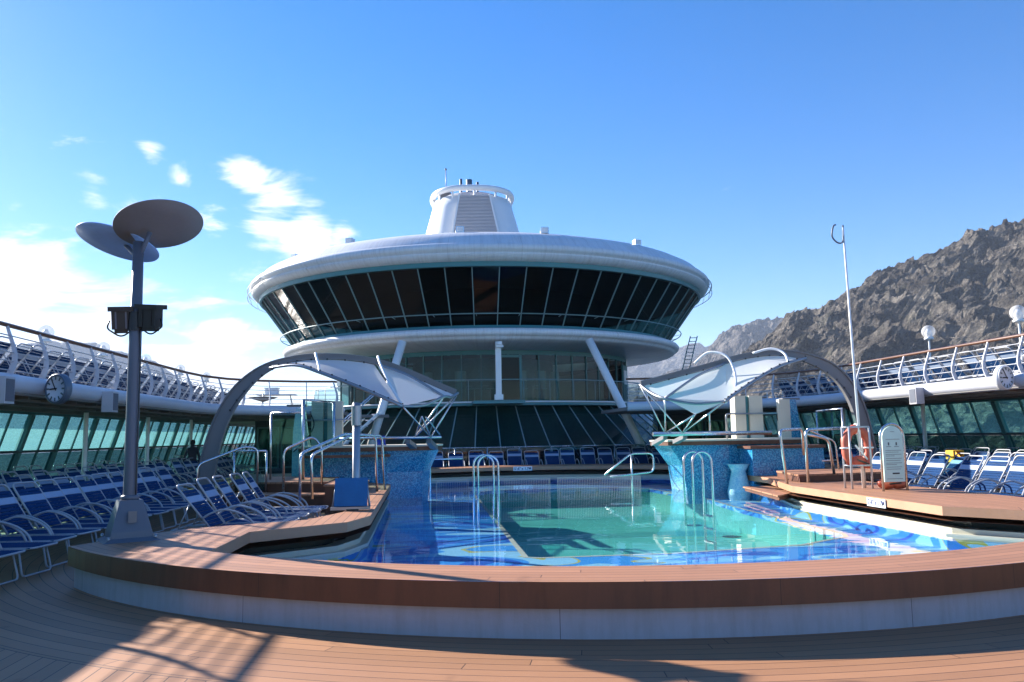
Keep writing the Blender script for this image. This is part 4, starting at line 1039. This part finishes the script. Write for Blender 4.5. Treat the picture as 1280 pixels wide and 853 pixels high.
    for hp in hoops: MB().tube(catmull(hp, 6), .034, 8).build('hoop', WHITE, c)
    # V struts to the hub
    hubs = [(sg * 3.4 if sg > 0 else -3.3, 21.9, 1.72)]
    hx = 3.15 if sg > 0 else -3.6; h1 = (hx, 22.2, 1.70); h2 = (hx + .42 , 22.0, 1.70)
    pairs = [(TP, h2), (TP, h1), (C2, h1), (tuple(low), h2), (tuple(low), h1), (B[-1], h2)] + ([((4.0, 21.0, 2.2), (4.4, 22.2, 1.74))] if sg > 0 else [((-3.3, 21, 2.2), (-2.95, 22.2, 1.78))])
    for a, b_ in pairs: MB().tube([a, b_], .022, 6).build('strut', ALU, c)
    # support rail over the bar and its feet
    s = MB()
    if sg > 0: s.tube([(2.75, 22.0, 1.68), (6.3, 22.6, 1.66)], .055, 8)
    else: s.tube([(-5.7, 22.6, 1.70), (-2.9, 22.0, 1.70)], .035, 8)
    s.build('hub_beam', ALU, c)
    for x in ((3.2, 3.75) if sg > 0 else (-3.75, -3.2)):
        q = MB(); q.v += [(x - .10, 22.2, 1.66), (x + .02, 22.2, 1.66), (x + .22, 23.9, 1.46), (x + .02, 23.9, 1.46)]; q.v += [(a, b_ + .05, z - .12) for a, b_, z in q.v[:4]]
        for f_ in ((0, 1, 2, 3), (7, 6, 5, 4), (0, 4, 5, 1), (1, 5, 6, 2), (2, 6, 7, 3), (3, 7, 4, 0)): q.face(f_)
        q.build('gusset', GREYD, c)
canopy(-1); canopy(1)

# shower columns and curved fins behind the bars
for sg in (-1, 1):
    sd = 'left' if sg < 0 else 'right'
    if sg < 0: x0 = -6.25; ax = -6.95
    else: x0 = 6.5; ax = 7.75
    t = thing('tower_panel', f'cream pillar with teal glass strip behind the {sd} mosaic bar', 'pillar', (x0, 25.0, 0))
    MB().box((-.24 * sg * -1 if False else -.22, 0, 1.4), (.34, .4, 2.8)).build('cream_panel', CREAM, t); MB().box((.28, 0, 1.4), (.42, .4, 2.8)).build('cream_panel', CREAM, t)
    MB().box((.01, .03, 1.4), (.10, .3, 2.78)).build('glass_strip', TEAL, t)
    MB().tube(fillet([(-.72 , -.3, 1.5), (-.72, -.3, 2.25), (1.15, -.3, 2.25)], .1), .03, 6).build('grab_rail', ALUD, t)
    f = thing('mosaic_fin_wall', f'tall curved pale mosaic fin beside the {sd} cream pillar', 'wall fin', (ax, 24.6, 0))
    o = sg
    prof = [(-.28, .0), (-.34, .6), (-.30, 1.2), (-.18, 1.9), (-.10, 2.55), (.10, 2.62), (.17, 2.0), (.20, 1.2), (.2, 0)] if sg < 0 else [(-.62, 0), (-.45, 1.1), (-.30, 2.0), (-.22, 2.66), (.1, 2.66), (.1, 0)]
    s = MB(); nn = len(prof)
    for yy in (0, .55):
        for x, z in prof: s.v.append((-x * sg * -1 if sg < 0 else -x, yy, z))
    for i in range(nn): j = (i + 1) % nn; s.face((i, j, nn + j, nn + i))
    s.face(list(range(nn))[::-1]); s.face([nn + i for i in range(nn)]); s.build('fin_body', MOSL if sg < 0 else MOSB, f)
    if sg > 0: MB().box((-.24, -.12, 1.33), (.34, .2, 2.66)).build('cream_panel', CREAM, f)
    MB().box((.1 * sg, .2, 2.68), (.55, .3, .06)).build('fin_cap', GREYD, f)
    MB().tube(catmull([(-.3 * sg, -.03, 2.5), (-.42 * sg, -.05, 2.1), (-.2 * sg, -.05, 1.7), (.15 * sg, -.05, 1.35)], 5), .018, 5).build('hose', BLACK, f)
tag(MB().box((0, 0, 0), (.26, .22, .26)).tube([(.12, -.1, -.08), (.20, -.14, -.2), (.18, -.14, -.34)], .016, 5).build('covered_box', BLUEB, None, (-4.6, 24.0, 1.635)), 'blue covered box with hanging strap on the left bar counter', 'covered box')

t = thing('staircase', 'white open staircase rising to the left cross deck behind the glass screens', 'staircase', (-7.9, 31.0, 0))
s = MB()
for e in (0, .9): s.bar((0, e, .1), (2.9, e, 2.7), .05, .26, (0, 1, 0))
s.build('stringers', WHITE, t); s = MB()
for k in range(12): s.box((.12 + k * .235, .45, .24 + k * .212), (.27, .86, .035))
s.build('treads', SHADEW, t)
for e in (0, .9): MB().tube(fillet([(.1, e, .1), (.1, e, 1.1), (2.8, e, 3.5)], .1), .025, 6).build('stair_rail', ALU, t)
t = thing('deck_table', 'white folding table with boxes on the left cross deck beyond the arch', 'table', (-9.3, 34.2, 2.75))
s = MB().box((0, 0, .74), (1.5, .7, .04)); s.build('table_top', WHITE, t)
for x in (-.65, .65): MB().tube([(x, -.3, 0), (x * .8, 0, .72), (x, .3, 0)], .02, 5).build('leg', WHITE, t)
tag(MB().box((0, 0, 0), (.5, .4, .22)).box((0, 0, .13), (.54, .44, .04)).build('storage_box', WHITE, None, (-9.5, 34.2, 3.63)), 'white storage box standing on the folding table of the left cross deck', 'box')
t = thing('deck_umbrella', 'small folded grey sunshade hanging over the rail by the left arch', 'sunshade', (-9.6, 32.9, 2.6))
MB().tube([(0, 0, 0), (0, 0, .9)], .02, 6).build('pole', ALU, t); MB().rev([(0, .55), (.55, .72), (.56, .74), (0, .78)], (0, 0, 0), 10).build('canopy', GREYP, t)

# ------------------------------------------------------------------ glass wind screens and rails
def screen(name, label, pts, z0, zt, posts_r=.028, glass_m=None, rails=True):
    t = thing(name, label, 'glass screen')
    for (a, b_), zz in zip(zip(pts, pts[1:]), zt):
        d = Vector((b_[0] - a[0], b_[1] - a[1], 0)).normalized()
        s = MB().bar((a[0] + d.x * .05, a[1] + d.y * .05, z0 + .08 + (zz - z0 - .12) / 2), (b_[0] - d.x * .05, b_[1] - d.y * .05, z0 + .08 + (zz - z0 - .12) / 2), .012, zz - z0 - .12); s.build('pane', glass_m or G_SCRN, t)
        if rails: MB().tube([(a[0], a[1], zz), (b_[0], b_[1], zz)], .028, 7).build('top_rail', ALU, t)
    for i, p in enumerate(pts):
        zz = zt[min(i, len(zt) - 1)]; zz = max(zz, zt[max(0, i - 1)])
        MB().tube([(p[0], p[1], z0), (p[0], p[1], zz)], posts_r, 8).build('post', ALU, t)
    return t
screen('glass_screen', 'low glass screen with bright steel top rail on the left platform', [(-8.15, 21.9), (-7.3, 21.65)], .36, [1.43])
screen('glass_screen', 'tall clear glass screen between the left arch foot and the pale fin', [(-7.45, 23.0), (-6.55, 22.7)], .65, [2.42])
screen('glass_screen', 'tallest glass screen with a thick grey post before the pale fin', [(-6.55, 22.65), (-5.95, 24.4)], .65, [2.75], .045)
screen('glass_screen', 'dark glass screen panel behind the rails of the right steps', [(8.3, 22.4), (8.9, 25.2), (10.1, 26.6)], .66, [2.3, 2.3])
screen('glass_balustrade', 'long blue glass balustrade behind the far row of loungers', [(-5 + 1.45 * i, 37.55 - (.0 if i < 6 else .0)) for i in range(10)], 0.0, [1.2] * 9, .03, G_RAIL)

def rail(label, runs, r=.03, name='hand_rail', grp=None):
    t = thing(name, label, 'hand rail', (0, 0, 0), 0, grp)
    for i, p in enumerate(runs): MB().tube(fillet(p, .16), r, 9).build('rail_tube', ALU, t)
    return t
rail('pair of sloping steel hand rails over the left steps behind the pool lift', [
    [(-5.75, 16.9, .48), (-5.75, 16.9, 1.42), (-5.05, 18.6, 1.80), (-4.45, 19.6, 1.76), (-4.42, 19.6, .48)],
    [(-5.62, 17.7, .48), (-5.65, 17.7, 1.38), (-4.95, 19.2, 1.78), (-4.35, 20.3, 1.76), (-4.28, 20.3, .48)]])
rail('sloping steel hand rail beside the left arch foot', [[(-8.7, 20.6, .0), (-8.7, 20.6, 1.15), (-7.75, 21.2, 1.55), (-7.45, 21.3, 1.5), (-7.45, 21.3, .4)]], .026)
rail('dark steel hand rail rising before the tall left glass screen', [[(-6.75, 20.9, .4), (-6.75, 20.9, 1.45), (-6.05, 21.0, 1.78), (-5.85, 21.0, 1.5), (-5.85, 21.0, .6)]], .028)
rail('first steel hoop hand rail by the steps of the right bar', [[(3.98 + 1.1, 18.9, .30), (4.95, 18.9, 1.72), (6.0, 20.0, 1.75), (6.15, 20.3, 1.1)]], .034)
rail('broad steel hand rail on the right coping beside the mosaic block', [[(5.62, 19.0, .50), (5.62, 19.0, 1.72), (7.1, 19.6, 1.76)], [(5.66, 19.05, 1.62), (6.28, 19.2, 1.50), (6.42, 19.3, .66)]], .036)
rail('thin steel rails before the dark screen on the right platform', [[(7.6, 21.4, .66), (7.55, 21.4, 1.4), (6.6, 21.0, 1.74)], [(7.2, 21.5, .9), (7.65, 21.6, .9)]], .022)
rail('steel grab rail over the right bar counter', [[(3.3, 22.2, 1.62), (4.9, 22.2, 1.70), (5.0, 22.2, 1.70)]], .02)
rail('bent steel rail at the far right corner of the pool', [[(1.95, 24.6, .50), (2.85, 25, 1.10), (3.55, 25, 1.10), (3.55, 25, .54), (2.2, 25, .42)], [(2.87, 25, 1.10), (2.87, 25, -.28)]], .026)
rail('low steel rail at the far left corner of the pool', [[(-3.2, 26.3, -.28), (-3.2, 26.3, 1.02), (-2.2, 26.3, 1.02)]], .024)
# pool ladders
def ladder(label, x, y, rz):
    t = thing('pool_ladder', label, 'pool ladder', (x, y, 0), rz)
    for k in (-.22, .22):
        pts = [(k, .44, -.25), (k, .44, 1.08)] + [(k, .22 + .22 * math.cos(a), 1.08 + .22 * math.sin(a)) for a in [math.pi * i / 10 for i in range(1, 10)]] + [(k, 0, 1.08), (k, 0, -.9)]
        MB().tube(pts, .024, 9).build('hand_rail', ALU, t)
    for z in (-.05, -.32, -.6): MB().bar((-.22, 0, z), (.22, 0, z), .08, .03).build('rung', ALU, t)
    return t
ladder('steel pool ladder standing in the water before the left of the far pool', -1.80, 18.0, R(99))
ladder('steel pool ladder before the right mosaic bar', 2.66, 17.4, R(97))
# pool fence
t = thing('pool_fence', 'low steel fence with fine bars dividing the pool from its far ledge', 'fence', (0, 22.3, 0))
for x0, x1 in ((-3.05, -2.2), (-2.05, -.02), (.18, 2.45)):
    f = frame_mb(x1 - x0, .60, .014, .014).build('gate_frame', ALUD, t, ((x0 + x1) / 2, 0, .27))
    s = MB(); n = int((x1 - x0) / .045)
    for i in range(1, n): s.box((-(x1 - x0) / 2 + i * (x1 - x0) / n, 0, 0), (.007, .007, .57))
    s.build('bars', SOFFL, f)

# pool lift
t = thing('pool_lift', 'blue padded pool lift chair on a tall steel post', 'pool lift', (-4.5, 14.8, .48))
MB().rev([(.17, 0), (.17, .03), (.08, .06)], (0, .25, 0), 16).build('base', ALUD, t)
MB().rev([(.068, .04), (.068, 1.85), (0, 1.86)], (0, .25, 0), 16).build('post', ALUD, t)
MB().rev([(.09, 1.45), (.09, 1.80)], (0, .25, 0), 12).build('collar', ALUD, t)
s = MB(); s.box((-.06, -.05, .30), (.56, .05, .50), Matrix.Rotation(R(-20), 3, 'X')); s.build('seat_pad', BLUEP, t)
s = MB().box((-.06, -.16, .04), (.66, .16, .05)); s.tube([(-.37, -.12, .06), (-.30, .04, .54)], .02, 6); s.tube([(.26, -.12, .06), (.19, .04, .54)], .02, 6); s.build('seat_frame', ALUD, t)
s = MB().box((-.02, -.2, -.015 + .02), (.2, .16, .05)); s.build('foot_block', BLACK, t)

# rescue post, stand, sign board
t = thing('rescue_crook', 'tall slender white rescue crook pole standing above the sign', 'rescue pole', (5.85, 16.9, .48))
MB().tube([(0, 0, 0), (-.08, .02, 5.6)], [.032, .02], 8).build('pole', WHITE, t)
MB().tube(catmull([(-.08, .02, 5.65), (-.10, .02, 5.3), (-.22, .02, 5.26), (-.34, .02, 5.4), (-.3, .02, 5.62), (-.24, .02, 5.66)], 4), .018, 6).build('crook', GREYP, t)
t = thing('rescue_stand', 'white tube stand with life jackets before the dark windows', 'stand', (5.72, 16.7, .48))
s = MB()
for x in (-.22, .22):
    for y in (0, .3): s.tube([(x, y, 0), (x, y, 1.28)], .022, 7)
for z in (.48, 1.28):
    s.tube([(-.22, 0, z), (.22, 0, z), (.22, .3, z), (-.22, .3, z)], .02, 6, True)
s.build('frame', WFR, t); MB().bar((-.05, .1, .9), (.2, .1, .6), .03, .03).build('paddle', WHITE, t)
def lump(s, c, r, sx, sy, sz, seed):
    o = len(s.v); n, k = 12, 16
    for i in range(n + 1):
        for j in range(k):
            th = math.pi * i / n; ph = 2 * math.pi * j / k; d = Vector((math.sin(th) * math.cos(ph), math.sin(th) * math.sin(ph), math.cos(th)))
            q = 1 + .18 * noise.noise(d * 2.2 + Vector((seed, 0, 0))); s.v.append((c[0] + d.x * r * sx * q, c[1] + d.y * r * sy * q, c[2] + d.z * r * sz * q))
    for i in range(n):
        for j in range(k): s.face((o + i * k + j, o + i * k + (j + 1) % k, o + i * k + k + (j + 1) % k, o + i * k + k + j), True)
lj = thing('life_buoy', 'orange red horseshoe buoy hanging behind the white tube stand', 'life buoy', (5.80, 16.98, 1.32))
pts_ = [(.25 * math.sin(a), .02 * math.cos(3 * a), -.40 * math.cos(a)) for a in [R(25 + 310 * i / 24) for i in range(25)]]
MB().tube(pts_, [.05] + [.095 + .01 * math.sin(i * 1.7) for i in range(23)] + [.05], 12).build('foam_ring', RED, lj)
for a in (90, 180, 270): MB().tube([(.25 * math.sin(R(a)) + .10 * math.cos(t) * abs(math.sin(R(a))), .105 * math.sin(t) , -.40 * math.cos(R(a)) + .10 * math.cos(t) * abs(math.cos(R(a)))) for t in [2 * math.pi * i / 14 for i in range(14)]], .02, 5, True).build('band', WHITE, lj)
lj = thing('life_jacket', 'orange red life jacket lying low on the shelf of the stand', 'life jacket', (5.78, 16.8, .98))
s = MB(); lump(s, (.0, .1, .06), .13, 1.2, .7, .9, 5); lump(s, (.18, .1, .0), .10, 1, .7, 1.0, 4); s.build('foam_panels', RED, lj)
MB().bar((-.1, -.04, .10), (.15, -.04, .0), .01, .03).build('strap', BLACK, lj)
lj = thing('life_jacket', 'orange red life jacket lying on the coping under the mint sign board', 'life jacket', (6.15, 16.35, .60))
s = MB(); lump(s, (-.1, 0, .0), .16, 1.2, .7, .75, 1); lump(s, (.16, 0, -.01), .15, 1.2, .7, .7, 6); s.build('foam_panels', RED, lj)
MB().bar((-.1, -.12, .0), (.15, -.12, .02), .01, .03).build('strap', BLACK, lj)
bd = thing('sign_board', 'mint sign board with rounded top on two steel posts', 'sign', (6.0, 15.95, .48), R(8))
def archpts(w_, z0, zs, n=16): return [(-w_, z0)] + [(-w_ * math.cos(math.pi * i / n), zs + w_ * math.sin(math.pi * i / n)) for i in range(n + 1)] + [(w_, z0)]
ap = archpts(.235, .18, 1.05); s = MB(); k = len(ap)
for yy in (-.014, .014): s.v += [(x, yy, z) for x, z in ap]
for i in range(k): j = (i + 1) % k; s.face((i, j, k + j, k + i))
s.face(list(range(k))); s.face([k + i for i in range(k)][::-1]); s.build('board', SIGNW, bd)
MB().tube([(-.275, 0, 0)] + [(x * 1.17, 0, z + (.0 if z < 1.06 else (z - 1.05) * .17)) for x, z in ap[1:-1]] + [(.275, 0, 0)], .024, 8).build('frame', ALU, bd)
s = MB()
for z, w_ in [(1.17, .10), (1.02, .32), (.80, .36), (.765, .30), (.72, .36), (.69, .2), (.64, .36), (.60, .33), (.55, .36), (.52, .24), (.47, .36), (.43, .33), (.24, .36)]: s.box((-.18 + w_ / 2 if z < 1 else 0, -.0165, z), (w_, .003, .007))
for x in (-.1, .08): s.box((x, -.0165, .93), (.03, .003, .06)); s.box((x, -.0165, .875), (.11, .003, .008))
s.rev([(.0, 0), (.022, 0)], (0, -.0165, 1.215), 10)
s.build('printed_lines', INK, bd); MB().box((.03, -.0165, .345), (.16, .003, .026)).build('emblem_bar', BLACK, bd)

# ------------------------------------------------------------------ person under the left deck
def person(loc, rz):
    t = thing('person', 'person in dark clothes standing with one arm out by the left arch', 'person', loc, rz)
    V = {'pel': (0, 0, .95, .15, .11), 'bel': (0, 0, 1.1, .14, .1), 'ch': (0, 0, 1.3, .17, .12), 'nk': (0, 0, 1.48, .06, .06), 'hd': (0, -.02, 1.58, .085, .09), 'ht': (0, -.01, 1.68, .08, .085),
         'ls': (-.17, 0, 1.40, .065, .06), 'le': (-.26, -.06, 1.15, .045, .045), 'lh': (-.32, -.25, 1.0, .03, .03), 'lf': (-.34, -.32, .98, .035, .02),
         'rs': (.17, 0, 1.40, .065, .06), 're': (.24, 0, 1.12, .045, .045), 'rh': (.25, -.06, .88, .03, .03), 'rf': (.25, -.08, .80, .035, .02),
         'lk': (-.10, -.01, .5, .06, .06), 'la': (-.11, .02, .09, .045, .045), 'lt': (-.12, -.14, .04, .045, .035), 'll': (-.09, 0, .85, .095, .095),
         'rl': (.09, 0, .85, .095, .095), 'rk': (.12, -.03, .5, .06, .06), 'ra': (.13, .02, .09, .045, .045), 'rt': (.14, -.14, .04, .045, .035)}
    E = ['pel bel', 'bel ch', 'ch nk', 'nk hd', 'hd ht', 'ch ls', 'ls le', 'le lh', 'lh lf', 'ch rs', 'rs re', 're rh', 'rh rf', 'pel ll', 'll lk', 'lk la', 'la lt', 'pel rl', 'rl rk', 'rk ra', 'ra rt']
    ks = list(V); me = bpy.data.meshes.new('body'); me.from_pydata([V[k][:3] for k in ks], [[ks.index(a) for a in e.split()] for e in E], []); me.update()
    ob = bpy.data.objects.new('body', me); COL.objects.link(ob); ob.parent = t
    sk = ob.modifiers.new('skin', 'SKIN'); 
    for i, k in enumerate(ks): me.skin_vertices[0].data[i].radius = V[k][3:]
    me.skin_vertices[0].data[0].use_root = True
    ob.modifiers.new('sub', 'SUBSURF').levels = 2; ob.modifiers['sub'].render_levels = 2
    me.materials.append(pmat('dark clothing', (.03, .032, .045), .8)); 
    MB().rev([(0, .11), (.07, .09), (.098, .02), (.095, -.05), (.07, -.07)], (0, 0, 1.66), 14).build('hair', BLACK, t)
person((-12.1, 32.6, 0), R(20))

# ------------------------------------------------------------------ air
HAZE = True
if HAZE:
    m, nt = newmat('sea haze'); out = N(nt, 'ShaderNodeOutputMaterial'); v = N(nt, 'ShaderNodeVolumePrincipled')
    v.inputs['Color'].default_value = (.72, .82, 1, 1); v.inputs['Density'].default_value = .00008; v.inputs['Anisotropy'].default_value = .0
    L(nt, v.outputs[0], out.inputs['Volume'])
    s = MB().box((0, 3600, 290), (22000, 10000, 634)); hz = s.build('haze', m); hz['kind'] = 'stuff'

# ------------------------------------------------------------------ render settings
sc.view_settings.view_transform = 'Standard'; sc.view_settings.look = 'None'; sc.view_settings.gamma = 1; sc.view_settings.exposure = 1.58
sc.view_settings.use_curve_mapping = False
cy = sc.cycles; cy.max_bounces = 8; cy.diffuse_bounces = 3; cy.glossy_bounces = 4; cy.transmission_bounces = 6; cy.transparent_max_bounces = 24; cy.volume_bounces = 1
cy.use_denoising = True; cy.caustics_reflective = False; cy.caustics_refractive = False; cy.sample_clamp_indirect = 6
print('loungers', NL[0])
